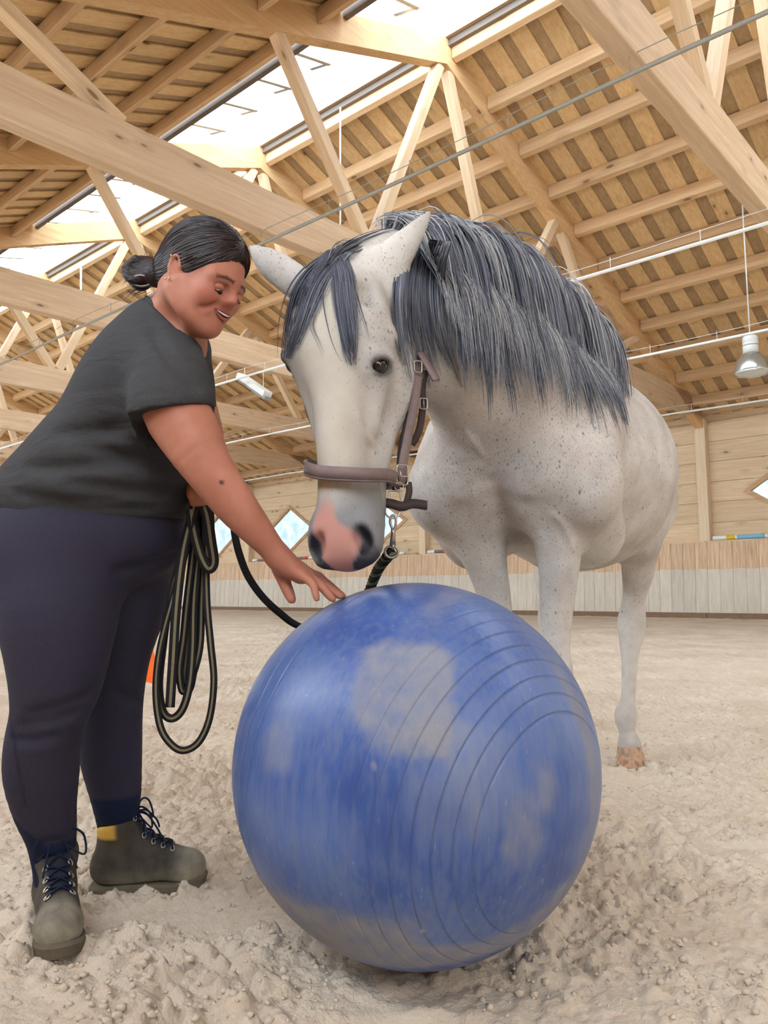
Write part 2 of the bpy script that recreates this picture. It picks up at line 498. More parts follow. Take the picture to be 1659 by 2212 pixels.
kb.v = [(x + WV - .36 - .10 * (1.77 - z) / 1.7, y, z) for x, y, z in kb.v]
kme = kb.mesh('kick_board', M['kick'])
u = NEAR
while u < END:
    link('kick_board', kme, wall, (0, u, 0)); u += KW
M['foot'] = plain('base_plank', srgb(138, 112, 92), .8, .15, var=.2, scale=6)
bb = MB().cbox((WV - .53, -BAY / 2 + .004, -.1), (WV - .40, BAY / 2 - .004, .115), .01).mesh('base_plank', M['foot'])
for uc in WIN_U: link('base_plank', bb, wall, (0, uc, 0))

# diamond windows: four frame boards, glazing, reveal
n = NT('window_glass', .1, .5)
tr = n.node('ShaderNodeBsdfTransparent'); tl = n.node('ShaderNodeBsdfTranslucent'); mx = n.node('ShaderNodeMixShader')
w = n.noise(n.coord((1, 1, 1)), 2.6, 4, .6)
n.L.new(n.ramp(w, [(.38, (.335, .375, .385, 1)), (.58, (.44, .455, .455, 1))]), tr.inputs[0]); mx.inputs[0].default_value = .12
tl.inputs[0].default_value = (.12, .14, .14, 1)
n.L.new(tr.outputs[0], mx.inputs[1]); n.L.new(tl.outputs[0], mx.inputs[2]); n.L.new(mx.outputs[0], n.N['Material Output'].inputs[0])
M['glass'] = n.mat
def diamond_frame(a, b, t, x0, x1):
    o = [(a, 0), (0, b), (-a, 0), (0, -b)]; s_ = 1 - t / (a * b / math.hypot(a, b))
    res = []
    for i in range(4):
        p, q = o[i], o[(i + 1) % 4]
        poly = [p, q, (q[0] * s_, q[1] * s_), (p[0] * s_, p[1] * s_)]
        res.append(MB().prism(poly, 0, 0, x0, x1))
    return res
fr = [m_.mesh('frame_board', M['trimwood']) for m_ in diamond_frame(WA + .05, WB + .035, .10, WV - .035, WV + .10)]
gl = MB().prism([((WA - .1), 0), (0, WB - .06), (-(WA - .1), 0), (0, -(WB - .06))], 0, 0, WV + .06, WV + .066).mesh('pane', M['glass'])
for i, uc in enumerate(WIN_U):
    w = tag(empty('window_%d' % (i + 1), (math.cos(HALL) * 0 - math.sin(HALL) * uc, math.cos(HALL) * uc, WZ), HALL), kind='structure')
    for m_ in fr: link('frame_board', m_, w)
    link('pane', gl, w)

# end wall far down the hall, mostly hidden: planks below a long window band
ew = tag(empty('wall_end', (0, 0, 0), HALL), kind='structure')
for z0, z1 in ((0, .9), (.9, 1.8), (2.6, 3.0), (3.75, 4.0), (4.5, 5.1), (5.1, 5.9), (5.9, 6.7), (6.7, 7.5), (7.5, 8.3), (8.3, 8.8)):
    a = max(-1.5, RIDGE - (9.0 - z0) / SL) if z0 > 4.6 else -1.5
    link('wall_plank', MB().cbox((a, END, z0 + .01), (WV if z0 < 4.6 else 2 * RIDGE - a, END + .05, z1 - .01), .01).mesh('wall_plank', M['plank']), ew)
for v in np.arange(-1.5, 19.3, 2.6): link('wall_post', MB().cbox((v - .1, END - .1, 1.8), (v + .1, END, 4.76), .01).mesh('wall_post', M['post']), ew)
# wall behind the camera's left: boarding to ledge height, open above
wl = tag(empty('wall_left', (0, 0, 0), HALL), kind='structure')
kl = MB().cbox((-1.62, -BAY / 2 + .004, 0), (-1.55, BAY / 2 - .004, 2.6), .01).mesh('kick_panel', M['plank'])
pl = MB().cbox((-1.62, -.125, 1.75), (-1.38, .125, 4.76), .008).mesh('wall_post', M['post'])
for uc in WIN_U: link('kick_panel', kl, wl, (0, uc, 0)); link('wall_post', pl, wl, (0, uc + BAY / 2, 0))

# near end wall, behind the camera
wn = tag(empty('wall_near', (0, 0, 0), HALL), kind='structure')
for z0 in np.arange(0, 8.6, .8):
    z1 = min(z0 + .8, 9.0); a = max(-1.5, RIDGE - (9.0 - z1) / SL) if z1 > 4.8 else -1.5
    link('wall_plank', MB().cbox((a, NEAR - .05, z0 + .002), (WV if z1 < 4.8 else 2 * RIDGE - a, NEAR, z1 - .002), .004).mesh('wall_plank', M['plank']), wn)

# ---------------------------------------------------------------- sand floor
def axis_pts(lo, hi, f0, f1, step, grow, mx_):
    mid = list(np.arange(f0, f1, step)); p = f1; s_ = step; up_ = []
    while p < hi: up_.append(p); s_ = min(s_ * grow, mx_); p += s_
    up_.append(hi); p = f0; s_ = step; dn = []
    while p > lo: s_ = min(s_ * grow, mx_); p -= s_; dn.append(max(p, lo))
    return np.array(sorted(set(dn)) + mid + up_)
def vnoise(x, y, seed):                       # value noise, smooth
    xi = np.floor(x).astype(np.int64); yi = np.floor(y).astype(np.int64); fx = x - xi; fy = y - yi
    fx = fx * fx * (3 - 2 * fx); fy = fy * fy * (3 - 2 * fy)
    def h(a, b):
        n_ = (a * 374761393 + b * 668265263 + seed * 1442695041) & 0x7fffffff
        n_ = ((n_ ^ (n_ >> 13)) * 1274126177) & 0x7fffffff
        return ((n_ ^ (n_ >> 16)) & 0xffff) / 65535.0
    return (h(xi, yi) * (1 - fx) + h(xi + 1, yi) * fx) * (1 - fy) + (h(xi, yi + 1) * (1 - fx) + h(xi + 1, yi + 1) * fx) * fy
def worley(x, y, seed):                       # rounded lumps: distance to jittered points
    xi = np.floor(x).astype(np.int64); yi = np.floor(y).astype(np.int64); best = np.full(x.shape, 9.0); hh = np.zeros(x.shape)
    def h(a, b, s_):
        n_ = (a * 374761393 + b * 668265263 + s_ * 1442695041) & 0x7fffffff
        n_ = ((n_ ^ (n_ >> 13)) * 1274126177) & 0x7fffffff
        return ((n_ ^ (n_ >> 16)) & 0xffff) / 65535.0
    for dx in (-1, 0, 1):
        for dy in (-1, 0, 1):
            a = xi + dx; b = yi + dy
            d = np.hypot(a + h(a, b, seed) - x, b + h(a, b, seed + 5) - y); r = h(a, b, seed + 9)
            k = d < best; hh = np.where(k, r, hh); best = np.where(k, d, best)
    return best, hh
FLATS = [(-.10, 2.05, .42, .10, 12), (.25, 1.42, .55, .16, -8), (1.05, 2.55, .22, .07, -20), (-.52, 2.06, .30, .08, 20), (.55, 1.36, .26, .10, -30), (1.45, 1.75, .2, .09, 30), (.9, 3.4, .3, .09, 0)]
def sand_height(x, y):
    # gentle unevenness, hoof-churned lumps, pressed smooth patches
    big = vnoise(x * 1.1, y * 1.1, 1) - .5
    mid = vnoise(x * 4.3, y * 4.3, 2) - .5
    act = np.clip(vnoise(x * 2.6 + 9, y * 2.6, 3) * 1.3 + .15, .4, 1.15)
    smooth = np.zeros(x.shape)
    for cx_, cy_, a, b, ang in FLATS:
        ca, sa = math.cos(math.radians(ang)), math.sin(math.radians(ang))
        wx = x + .05 * (vnoise(x * 9, y * 9, 21) - .5); wy = y + .05 * (vnoise(x * 9, y * 9, 22) - .5)
        p = ((wx - cx_) * ca + (wy - cy_) * sa) / a; q = (-(wx - cx_) * sa + (wy - cy_) * ca) / b
        smooth = np.maximum(smooth, np.clip((1 - p * p - q * q) * 4, 0, 1))
    wx = x + .012 * (vnoise(x * 30, y * 30, 41) - .5); wy = y + .012 * (vnoise(x * 30, y * 30, 42) - .5)
    def lumps(f, seed, lo):
        d, r_ = worley(wx * f + seed, wy * f, seed); return np.clip(.40 - d * d, 0, 1) * 2.5 * np.clip(lo + (1 - lo) * r_ * 1.3, 0, 1.2)
    n3 = vnoise(x * 80, y * 80, 7) - .5
    lum = .024 * lumps(11, 8, -.5) + .017 * lumps(24, 4, -.15) + .011 * lumps(50, 6, .0) + .006 * n3
    return .030 * big + .022 * mid + lum * act * (1 - .93 * smooth) - .012 * smooth - .020
xs = axis_pts(-60, 60, -1.35, 1.75, .0074, 1.03, 3.0)
ys = axis_pts(-12, 75, 1.05, 2.9, .0074, 1.012, 2.0)
GX, GY = np.meshgrid(xs, ys)
GZ = sand_height(GX, GY)
dist = np.hypot(GX, GY)
GZ = GZ * np.clip(1.25 - dist / 30, .12, 1)
# settle under the ball
bd = np.hypot(GX - .064, GY - 1.816)
GZ = np.where(bd < .30, np.minimum(GZ, -.004 + .9 * np.clip(bd - .12, 0, 1) ** 2), GZ)
nx_, ny_ = len(xs), len(ys)
V_ = np.stack([GX.ravel(), GY.ravel(), GZ.ravel()], 1)
I = np.arange(nx_ * ny_).reshape(ny_, nx_)
Q = np.stack([I[:-1, :-1], I[:-1, 1:], I[1:, 1:], I[1:, :-1]], -1).reshape(-1, 4)
def fast_mesh(name, V, Q, mat, smooth=True):
    me = bpy.data.meshes.new(name); k = Q.shape[1]
    me.vertices.add(len(V)); me.vertices.foreach_set('co', np.ascontiguousarray(V, np.float32).ravel())
    me.loops.add(Q.size); me.loops.foreach_set('vertex_index', Q.astype(np.int32).ravel())
    me.polygons.add(len(Q)); me.polygons.foreach_set('loop_start', np.arange(0, Q.size, k, dtype=np.int32))
    me.polygons.foreach_set('loop_total', np.full(len(Q), k, np.int32))
    if smooth: me.polygons.foreach_set('use_smooth', np.ones(len(Q), bool))
    for m_ in (mat if isinstance(mat, (list, tuple)) else [mat]): me.materials.append(m_)
    me.update(calc_edges=True); me.validate(); return me
n = NT('arena_sand', .95, .1)
v = n.coord((1, 1, 1))
a1 = n.noise(v, 1.3, 2, .6); a2 = n.noise(v, 30, 2, .6)
c = n.mix(n.ramp(a1, [(.3, 0.0), (.7, 1.0)]), srgb(202, 185, 165), srgb(226, 212, 194))
c = n.mix(n.math('MULTIPLY', n.ramp(a2, [(.35, 1.0), (.6, 0.0)]), .40), c, srgb(200, 176, 150))
n.color(c)
h1 = n.noise(v, 15, 4, .8); h2 = n.noise(v, 110, 1, .6)
n.bump(n.math('ADD', h1, n.math('MULTIPLY', h2, .25)), .38, .03)
M['sand'] = n.mat
floor = tag(link('floor', fast_mesh('floor', V_, Q, M['sand'])), kind='structure')
# loose crumbs of sand lying on top
M['crumb'] = plain('sand_crumb', srgb(216, 200, 180), .95, .1, var=.1, scale=9)
def crumbs(N):
    r = np.random.default_rng(77); t = (1 + 5 ** .5) / 2
    iv = np.array([(-1, t, 0), (1, t, 0), (-1, -t, 0), (1, -t, 0), (0, -1, t), (0, 1, t), (0, -1, -t), (0, 1, -t), (t, 0, -1), (t, 0, 1), (-t, 0, -1), (-t, 0, 1)]); iv /= np.linalg.norm(iv[0])
    it = np.array([(0, 11, 5), (0, 5, 1), (0, 1, 7), (0, 7, 10), (0, 10, 11), (1, 5, 9), (5, 11, 4), (11, 10, 2), (10, 7, 6), (7, 1, 8), (3, 9, 4), (3, 4, 2), (3, 2, 6), (3, 6, 8), (3, 8, 9), (4, 9, 5), (2, 4, 11), (6, 2, 10), (8, 6, 7), (9, 8, 1)])
    y = 1.1 + 4.2 * r.random(N) ** 1.7; x = r.uniform(-.62, .62, N) * y + .05
    keep = (vnoise(x * 2.6 + 9, y * 2.6, 3) + .35 * r.random(N) > .42)
    for cx_, cy_, a, b, ang in FLATS: keep &= ((x - cx_) / a) ** 2 + ((y - cy_) / b) ** 2 > .8
    keep &= np.hypot(x - .064, y - 1.816) > .2
    x, y = x[keep], y[keep]; N = len(x)
    sz = .003 + .007 * r.random(N) ** 3; z = sand_height(x, y) + sz * .2
    V = iv[None] * (1 + r.uniform(-.45, .45, (N, 12, 1))) * sz[:, None, None] * np.array([1.15, 1.15, .85]) + np.stack([x, y, z], 1)[:, None]
    Q_ = (it[None] + 12 * np.arange(N)[:, None, None]).reshape(-1, 3)
    return fast_mesh('sand_crumbs', V.reshape(-1, 3), Q_, M['crumb'], False)
tag(link('sand_crumbs', crumbs(9000), floor), 'loose crumbs of pale sand', kind='stuff')
# ---------------------------------------------------------------- smooth solids: blended cones and ellipsoids, meshed by surface nets
class Solid:
    def __init__(s): s.ops = []
    def cone(s, a, b, ra, rb, k=.03, sub=False, flat=None):
        a = np.asarray(a, float); b = np.asarray(b, float)
        s.ops.append(('c', a, b, float(ra), float(rb), float(k), sub, None if flat is None else (nrm(flat[0]), float(flat[1])))); return s
    def chain(s, pts, rs, k=.03, flat=None, sub=False):
        pr = spline([np.append(np.asarray(p, float), r) for p, r in zip(pts, rs)], 3) if len(pts) > 2 else np.array([np.append(p, r) for p, r in zip(pts, rs)])
        s.ops.append(('h', pr[:, :3], pr[:, 3], float(k), sub, None if flat is None else (nrm(flat[0]), float(flat[1])))); return s
    def ball(s, c, r, k=.03, sub=False): return s.cone(c, c, r, r, k, sub)
    def ell(s, c, rad, R=None, k=.03, sub=False):
        c = np.asarray(c, float); R = np.eye(3) if R is None else np.asarray(R, float)
        s.ops.append(('e', c, np.asarray(rad, float), R, float(k), sub)); return s
    def plane(s, p, n, k=.005):                # cut away everything on the side n points to
        s.ops.append(('p', np.asarray(p, float), nrm(n), float(k), True)); return s
    def cut(s, p, n, a, b, r, k=.004):         # cut the side n points to, but only within r of the line a-b
        s.ops.append(('q', np.asarray(p, float), nrm(n), float(k), True, np.asarray(a, float), np.asarray(b, float), float(r))); return s
    @staticmethod
    def prim(op, P):
        if op[0] == 'c':
            _, a, b, ra, rb, k, sub, flat = op
            ba = b - a; L2 = ba @ ba; pa = P - a
            h = np.clip((pa @ ba) / L2, 0, 1) if L2 > 1e-12 else np.zeros(len(P))
            w = pa - h[:, None] * ba
            if flat is not None:
                n_, f = flat; q = w @ n_; w = w + n_ * (q * (1 / f - 1))[:, None]
                return (np.sqrt((w * w).sum(1)) - (ra + (rb - ra) * h)) * (.5 + .5 * f)
            return np.sqrt((w * w).sum(1)) - (ra + (rb - ra) * h)
        if op[0] == 'h':
            _, pts, rs, k, sub, flat = op; D = None
            for i in range(len(pts) - 1):
                e = Solid.prim(('c', pts[i], pts[i + 1], rs[i], rs[i + 1], 0, sub, flat), P)
                D = e if D is None else np.minimum(D, e)
            return D
        if op[0] == 'e':
            _, c, r, R, k, sub = op
            q = (P - c) @ R
            k0 = np.sqrt(((q / r) ** 2).sum(1)); k1 = np.sqrt(((q / (r * r)) ** 2).sum(1))
            return np.where(k1 > 1e-9, k0 * (k0 - 1) / np.maximum(k1, 1e-9), -r.min())
        if op[0] == 'q':
            return np.maximum(-((P - op[1]) @ op[2]), Solid.prim(('c', op[5], op[6], op[7], op[7], 0, False, None), P))
        _, p, n_, k, sub = op
        return -((P - p) @ n_)
    @staticmethod
    def blend(d, e, k, sub):
        if sub:
            e = -e; h = np.maximum(k - np.abs(d - e), 0) / k; return np.maximum(d, e) + h * h * k * .25
        h = np.maximum(k - np.abs(d - e), 0) / k; return np.minimum(d, e) - h * h * k * .25
    def kk(s, op): return (op[5], op[6]) if op[0] == 'c' else (op[4], op[5]) if op[0] == 'e' else (op[3], op[4])
    def far(s, op):                            # bounding sphere of a piece
        if op[0] == 'c': c = (op[1] + op[2]) / 2; return c, np.linalg.norm(op[1] - c) + max(op[3], op[4])
        if op[0] == 'h': c = (op[1].min(0) + op[1].max(0)) / 2; return c, (np.linalg.norm(op[1] - c, axis=1) + op[2]).max()
        if op[0] == 'e': return op[1], op[2].max()
        return None
    def d(s, P):
        P = np.atleast_2d(np.asarray(P, float)); D = np.full(len(P), 9.0)
        for op in s.ops:
            k, sub = s.kk(op); fb = s.far(op)
            if fb is None or len(P) < 4: D = s.blend(D, s.prim(op, P), k, sub); continue
            lb = np.sqrt(((P - fb[0]) ** 2).sum(1)) - fb[1]; m = lb < .12 + k
            if not sub: D = np.where(m, D, np.minimum(D, lb))      # far pieces: a safe lower bound will do
            if m.any(): D[m] = s.blend(D[m], s.prim(op, P[m]), k, sub)
        return D
    def grad(s, P, e=.004):
        P = np.atleast_2d(P); E = np.eye(3) * e
        g = np.stack([s.d(P + E[i]) - s.d(P - E[i]) for i in range(3)], 1)
        return g / np.maximum(np.linalg.norm(g, axis=1, keepdims=True), 1e-9)
    def hit(s, x, y, t0=.9, t1=6.0):           # first surface point on the line of sight through photo pixel (x, y)
        d = nrm((x - CX) / FPX * RT - (y - CY) / FPX * UP + FW); t = t0
        for _ in range(160):
            q = s.d(CAM + d * t)[0]
            if q < .0008: return CAM + d * t
            t += q * .7
            if t > t1: break
        return None
    def hits(s, xy, t0=1.2, t1=2.6):           # the same for many pixels at once; also says which ones met the surface
        xy = np.asarray(xy, float)
        d = (xy[:, :1] - CX) / FPX * RT - (xy[:, 1:2] - CY) / FPX * UP + FW; d /= np.linalg.norm(d, axis=1, keepdims=True)
        t = np.full(len(xy), t0); live = np.ones(len(xy), bool); ok = np.zeros(len(xy), bool)
        for _ in range(70):
            i = np.where(live)[0]
            if not len(i): break
            q = s.d(CAM + d[i] * t[i, None]); h_ = q < .001; ok[i[h_]] = True
            t[i] += np.where(h_, 0, q * .75); live[i] = ~h_ & (t[i] < t1)
        return CAM + d * t[:, None], ok
    def part(s, i0, i1=None):                  # a solid made of some of the pieces only
        q = Solid(); q.ops = s.ops[i0:i1]; return q
    def bounds(s):
        lo = []; hi = []
        for op in s.ops:
            k, sub = s.kk(op)
            if sub: continue
            if op[0] == 'c':
                r = max(op[3], op[4]); lo.append(np.minimum(op[1], op[2]) - r); hi.append(np.maximum(op[1], op[2]) + r)
            elif op[0] == 'h':
                r = op[2].max(); lo.append(op[1].min(0) - r); hi.append(op[1].max(0) + r)
            else:
                ext = np.sqrt(((op[3] * op[2]) ** 2).sum(1)); lo.append(op[1] - ext); hi.append(op[1] + ext)
        return np.min(lo, 0) - .03, np.max(hi, 0) + .03
    def net(s, h, B=8):
        lo, hi = s.bounds(); bs = B * h
        nb = np.ceil((hi - lo) / bs).astype(int) + 1
        gi = np.stack(np.meshgrid(*[np.arange(n_) for n_ in nb], indexing='ij'), -1).reshape(-1, 3)
        ctr = lo + (gi + .5) * bs; rb = bs * .866
        D = s.d(ctr); act = np.abs(D) < rb * 1.7 + .01             # blocks the surface can pass through
        gi = gi[act]; ctr = ctr[act]; nB = len(gi)
        loc = np.stack(np.meshgrid(*[np.arange(B + 1)] * 3, indexing='ij'), -1).reshape(-1, 3)
        n3 = len(loc); P0 = lo + gi * bs
        F = np.full((nB, n3), 9.0)
        for op in s.ops:
            k, sub = s.kk(op); dc = s.prim(op, ctr)
            m = np.where(dc < (3.0 * rb + 1.3 * k))[0]
            if not len(m): continue
            if op[0] == 'h':                   # long chains: only the links near each block
                e = np.full((len(m), n3), 9.0); cm = ctr[m]; pm_ = P0[m]
                for i in range(len(op[1]) - 1):
                    lk = ('c', op[1][i], op[1][i + 1], op[2][i], op[2][i + 1], 0, sub, op[5])
                    j = np.where(s.prim(lk, cm) < 3.0 * rb + 1.3 * k)[0]
                    if len(j):
                        P = (pm_[j][:, None, :] + loc[None] * h).reshape(-1, 3)
                        e[j] = np.minimum(e[j], s.prim(lk, P).reshape(len(j), n3))
            else:
                P = (P0[m][:, None, :] + loc[None] * h).reshape(-1, 3)
                e = s.prim(op, P).reshape(len(m), n3)
            F[m] = s.blend(F[m], e, k, sub)
        G = F.reshape(nB, B + 1, B + 1, B + 1); I_ = G < 0
        tot = nb * B + 2
        cells = []; verts = []
        sg = np.zeros((nB, B, B, B), int)
        cs = [(a, b, c) for a in (0, 1) for b in (0, 1) for c in (0, 1)]
        for a, b, c in cs: sg += I_[:, a:B + a, b:B + b, c:B + c]
        w = np.argwhere((sg > 0) & (sg < 8))
        bi = w[:, 0]; ci = w[:, 1:]
        val = {c: G[bi, ci[:, 0] + c[0], ci[:, 1] + c[1], ci[:, 2] + c[2]] for c in cs}
        acc = np.zeros((len(w), 3)); cnt = np.zeros(len(w))
        for a in cs:
            for ax in range(3):
                if a[ax]: continue
                b = list(a); b[ax] = 1; b = tuple(b)
                fa, fb = val[a], val[b]; cr = (fa < 0) != (fb < 0)
                t = np.where(cr, fa / np.where(fa == fb, 1, fa - fb), 0)
                p = np.tile(np.array(a, float), (len(w), 1)); p[:, ax] = t
                acc += p * cr[:, None]; cnt += cr
        vp = lo + (gi[bi] * B + ci + acc / cnt[:, None]) * h
        cell = gi[bi] * B + ci
        key = (cell[:, 0].astype(np.int64) * tot[1] + cell[:, 1]) * tot[2] + cell[:, 2]
        o = np.argsort(key); key = key[o]; vp = vp[o]
        def find(c):
            q = (c[:, 0].astype(np.int64) * tot[1] + c[:, 1]) * tot[2] + c[:, 2]
            j = np.searchsorted(key, q); j = np.minimum(j, len(key) - 1); return np.where(key[j] == q, j, -1)
        quads = []
        for ax in range(3):
            sl0 = [slice(0, B)] * 3; sl1 = list(sl0); sl1[ax] = slice(1, B + 1)
            A = I_[(slice(None), *sl0)]; Bb = I_[(slice(None), *sl1)]
            e = np.argwhere(A != Bb); g = gi[e[:, 0]] * B + e[:, 1:]
            flip = A[tuple(e.T)]
            a1, a2 = (ax + 1) % 3, (ax + 2) % 3
            c = [g.copy() for _ in range(4)]
            c[1][:, a1] -= 1; c[2][:, a1] -= 1; c[2][:, a2] -= 1; c[3][:, a2] -= 1
            q = np.stack([find(x) for x in c], 1)
            ok = (q >= 0).all(1); q = q[ok]; fl = flip[ok]
            q[~fl] = q[~fl][:, ::-1]
            quads.append(q)
        return vp, np.concatenate(quads)
    def object(s, name, mat, parent, h=.008, relax=1):
        V, Q = s.net(h)
        for _ in range(relax):
            e = np.concatenate([Q[:, [0, 1]], Q[:, [1, 2]], Q[:, [2, 3]], Q[:, [3, 0]]])
            acc = np.zeros_like(V); c = np.zeros(len(V))
            np.add.at(acc, e[:, 0], V[e[:, 1]]); np.add.at(c, e[:, 0], 1); np.add.at(acc, e[:, 1], V[e[:, 0]]); np.add.at(c, e[:, 1], 1)
            V = V * .5 + .5 * acc / np.maximum(c, 1)[:, None]
        P = np.zeros(3)
        q = parent
        while q is not None: P = P + np.array(q.location); q = q.parent
        me = fast_mesh(name, V - P, Q, mat)
        return link(name, me, parent), V

def set_attr(o, name, vals):
    a = o.data.attributes.new(name, 'FLOAT', 'POINT'); a.data.foreach_set('value', np.asarray(vals, np.float32))

def sstep(e0, e1, x):
    t = np.clip((x - e0) / (e1 - e0), 0, 1); return t * t * (3 - 2 * t)
# ---------------------------------------------------------------- the ball
BALL_C = np.array([.064, 1.816, .402]); BALL_R = .407
n = NT('ball_rubber', .38, .45)
v = n.coord((1, 1, 1))
big = n.noise(v, 3.2, 3, .62); fine = n.noise(v, 26, 3, .7); str_ = n.noise(n.coord((30, 30, 4)), 2.5, 2, .6)
blue = n.mix(n.ramp(big, [(.3, 0.0), (.7, 1.0)]), srgb(54, 80, 142), srgb(82, 114, 178))
dust = n.attr('dust')
dm = n.math('MULTIPLY', dust, n.ramp(n.math('ADD', n.math('MULTIPLY', fine, .6), n.math('MULTIPLY', big, .5)), [(.32, .35), (.62, 1.0)]), True)
film = n.math('MULTIPLY', n.ramp(n.math('MULTIPLY', n.math('ADD', big, str_), .5), [(.40, 0.0), (.60, 1.0)]), .42)
c = n.mix(film, blue, srgb(124, 132, 154))
c = n.mix(dm, c, srgb(154, 150, 146))
c = n.mix(n.math('MULTIPLY', n.math('MULTIPLY', n.attr('groove'), -1.0), n.ramp(n.noise(v, 4, 3), [(.42, .03), (.62, .24)]), True), c, srgb(40, 56, 100))
fl = n.ramp(n.voro(n.coord((9, 9, 5)), 1.0), [(.03, 1.0), (.075, 0.0)])
c = n.mix(n.math('MULTIPLY', fl, n.ramp(n.noise(v, 7, 2), [(.5, 0.0), (.6, .8)])), c, srgb(214, 200, 170))
scr = n.ramp(n.noise(n.coord((60, 60, 9)), 2, 2, .5), [(.70, 0.0), (.76, .5)])
c = n.mix(scr, c, srgb(150, 160, 184))
n.color(c); n.rough(n.ramp(dm, [(0.0, .36), (1.0, .85)]))
n.bump(n.math('ADD', n.attr('groove'), n.math('MULTIPLY', fine, .06)), .6, .004)
M['ball'] = n.mat
def bpix(x, y):
    d = nrm((x - CX) / FPX * RT - (y - CY) / FPX * UP + FW); o = CAM - BALL_C; b = o @ d; c_ = o @ o - BALL_R ** 2
    return nrm(o + d * (-b - math.sqrt(max(b * b - c_, 0))))
def groove(t):
    g = np.zeros(len(t))
    for k in range(6, 15): g -= min(1, (15 - k) / 6) * np.exp(-((t - k * .092) / .005) ** 2)
    for k in range(9, 14): g -= .5 * np.exp(-((t - math.pi + k * .105) / .005) ** 2)
    return g
def ball_mesh():
    N1, N2 = 720, 200
    th = np.linspace(0, math.pi, N1 + 1); ph = np.linspace(0, 2 * math.pi, N2, endpoint=False)
    ax = bpix(1232, 1800); e1 = nrm(np.cross(ax, (0, 0, 1))); e2 = np.cross(ax, e1)
    T, Pp = np.meshgrid(th, ph, indexing='ij')
    D = np.cos(T)[..., None] * ax + (np.sin(T) * np.cos(Pp))[..., None] * e1 + (np.sin(T) * np.sin(Pp))[..., None] * e2
    D = D.reshape(-1, 3)
    I = np.arange((N1 + 1) * N2).reshape(N1 + 1, N2)
    Q = np.stack([I[:-1], np.roll(I[:-1], -1, 1), np.roll(I[1:], -1, 1), I[1:]], -1).reshape(-1, 4)[:, ::-1]
    tt = T.ravel()
    R = BALL_R + .0006 * groove(tt)
    V = D * R[:, None]
    V[:, 2] = np.maximum(V[:, 2], -.400)                      # slightly flattened where it rests
    me = fast_mesh('exercise_ball', V, Q, M['ball'])
    return me, D, tt
bme, BD, btt = ball_mesh()
ball = tag(link('exercise_ball', bme, None, tuple(BALL_C)), 'large dusty blue exercise ball resting on the sand', 'ball')
gr = groove(btt)
set_attr(ball, 'groove', gr)
dust = np.zeros(len(BD)); W = BD * BALL_R + BALL_C
def patch(x, y, rx, ry, amt, soft=.4, rot=0):
    global dust
    c0 = bpix(x, y); ex = nrm(np.cross((0, 0, 1), c0)); ey = np.cross(c0, ex)
    a = BD @ ex; b = BD @ ey; f = BD @ c0
    ca, sa = math.cos(rot), math.sin(rot); a, b = a * ca + b * sa, -a * sa + b * ca
    wob = .16 * (vnoise(BD[:, 0] * 9 + 20, BD[:, 2] * 9 + 20, 31) - .5) + .1 * (vnoise(BD[:, 0] * 25 + 20, BD[:, 2] * 25 + 20, 33) - .5)
    q = (np.abs(a / rx) ** 3 + np.abs(b / ry) ** 3) ** (1 / 3) + wob * 2
    dust = np.maximum(dust, amt * np.clip((1 - q) / soft + .5, 0, 1) * (f > 0))
patch(875, 1500, .225, .27, .62, .30)
patch(905, 1430, .16, .10, .66, .4)
patch(925, 1600, .12, .09, .74, .4)
patch(905, 1590, .20, .10, .35, .4)
patch(700, 2010, .42, .16, .85, .5)
patch(1010, 2060, .50, .10, .8, .5)
patch(1210, 1960, .22, .22, .7, .5, .8)
patch(860, 2080, .9, .09, .8, .5)
patch(1130, 1790, .10, .16, .38, .6)
patch(1000, 1700, .2, .2, .25, .8)
patch(600, 1360, .16, .30, .55, .7, -.6)
patch(1000, 1275, .5, .08, .4, .7)
patch(1275, 1620, .08, .5, .55, .7)
patch(1240, 1420, .10, .3, .4, .7)
patch(600, 1620, .10, .12, .35, .7)
patch(1180, 1700, .06, .10, .4, .7)
set_attr(ball, 'dust', np.clip(dust, 0, 1))
# ---------------------------------------------------------------- the horse
HF = np.array([-.441, -.897, 0]); HL_ = np.array([.897, -.441, 0]); HO = np.array([.47, 2.66, 0])
def hb(s_, l, z): return HO - HF * s_ + HL_ * l + np.array([0, 0, z])
HR = np.stack([-HF, HL_, np.array([0, 0, 1.0])], 1)
H = Solid()
# trunk
H.ell(hb(.66, .03, 1.27), (.66, .415, .415), HR, .05)
H.ell(hb(.15, .0, 1.27), (.34, .31, .35), HR, .12)
H.ell(hb(1.16, .02, 1.37), (.40, .33, .33), HR, .12)
H.chain([hb(.12, 0, 1.62), hb(.32, 0, 1.64), hb(.7, 0, 1.58), hb(1.1, 0, 1.60)], [.09, .095, .10, .11], .15)
for sg in (1, -1):
    # shoulder blade, point of shoulder, breast, upper arm
    H.chain([hb(.14, sg * .13, 1.52), hb(-.02, sg * .21, 1.30), hb(-.14, sg * .215, 1.12)], [.11, .13, .13], .10)
    H.cone(hb(-.20, sg * .115, 1.16), hb(-.10, sg * .10, 1.06), .13, .10, .05)
    H.chain([hb(-.12, sg * .215, 1.10), hb(.09, sg * .20, .98)], [.125, .125], .07)
    # haunch
    H.ell(hb(1.26, sg * .17, 1.27), (.27, .185, .33), HR, .10)
    H.cone(hb(1.18, sg * .19, 1.15), hb(1.08, sg * .20, 1.0), .19, .12, .08)
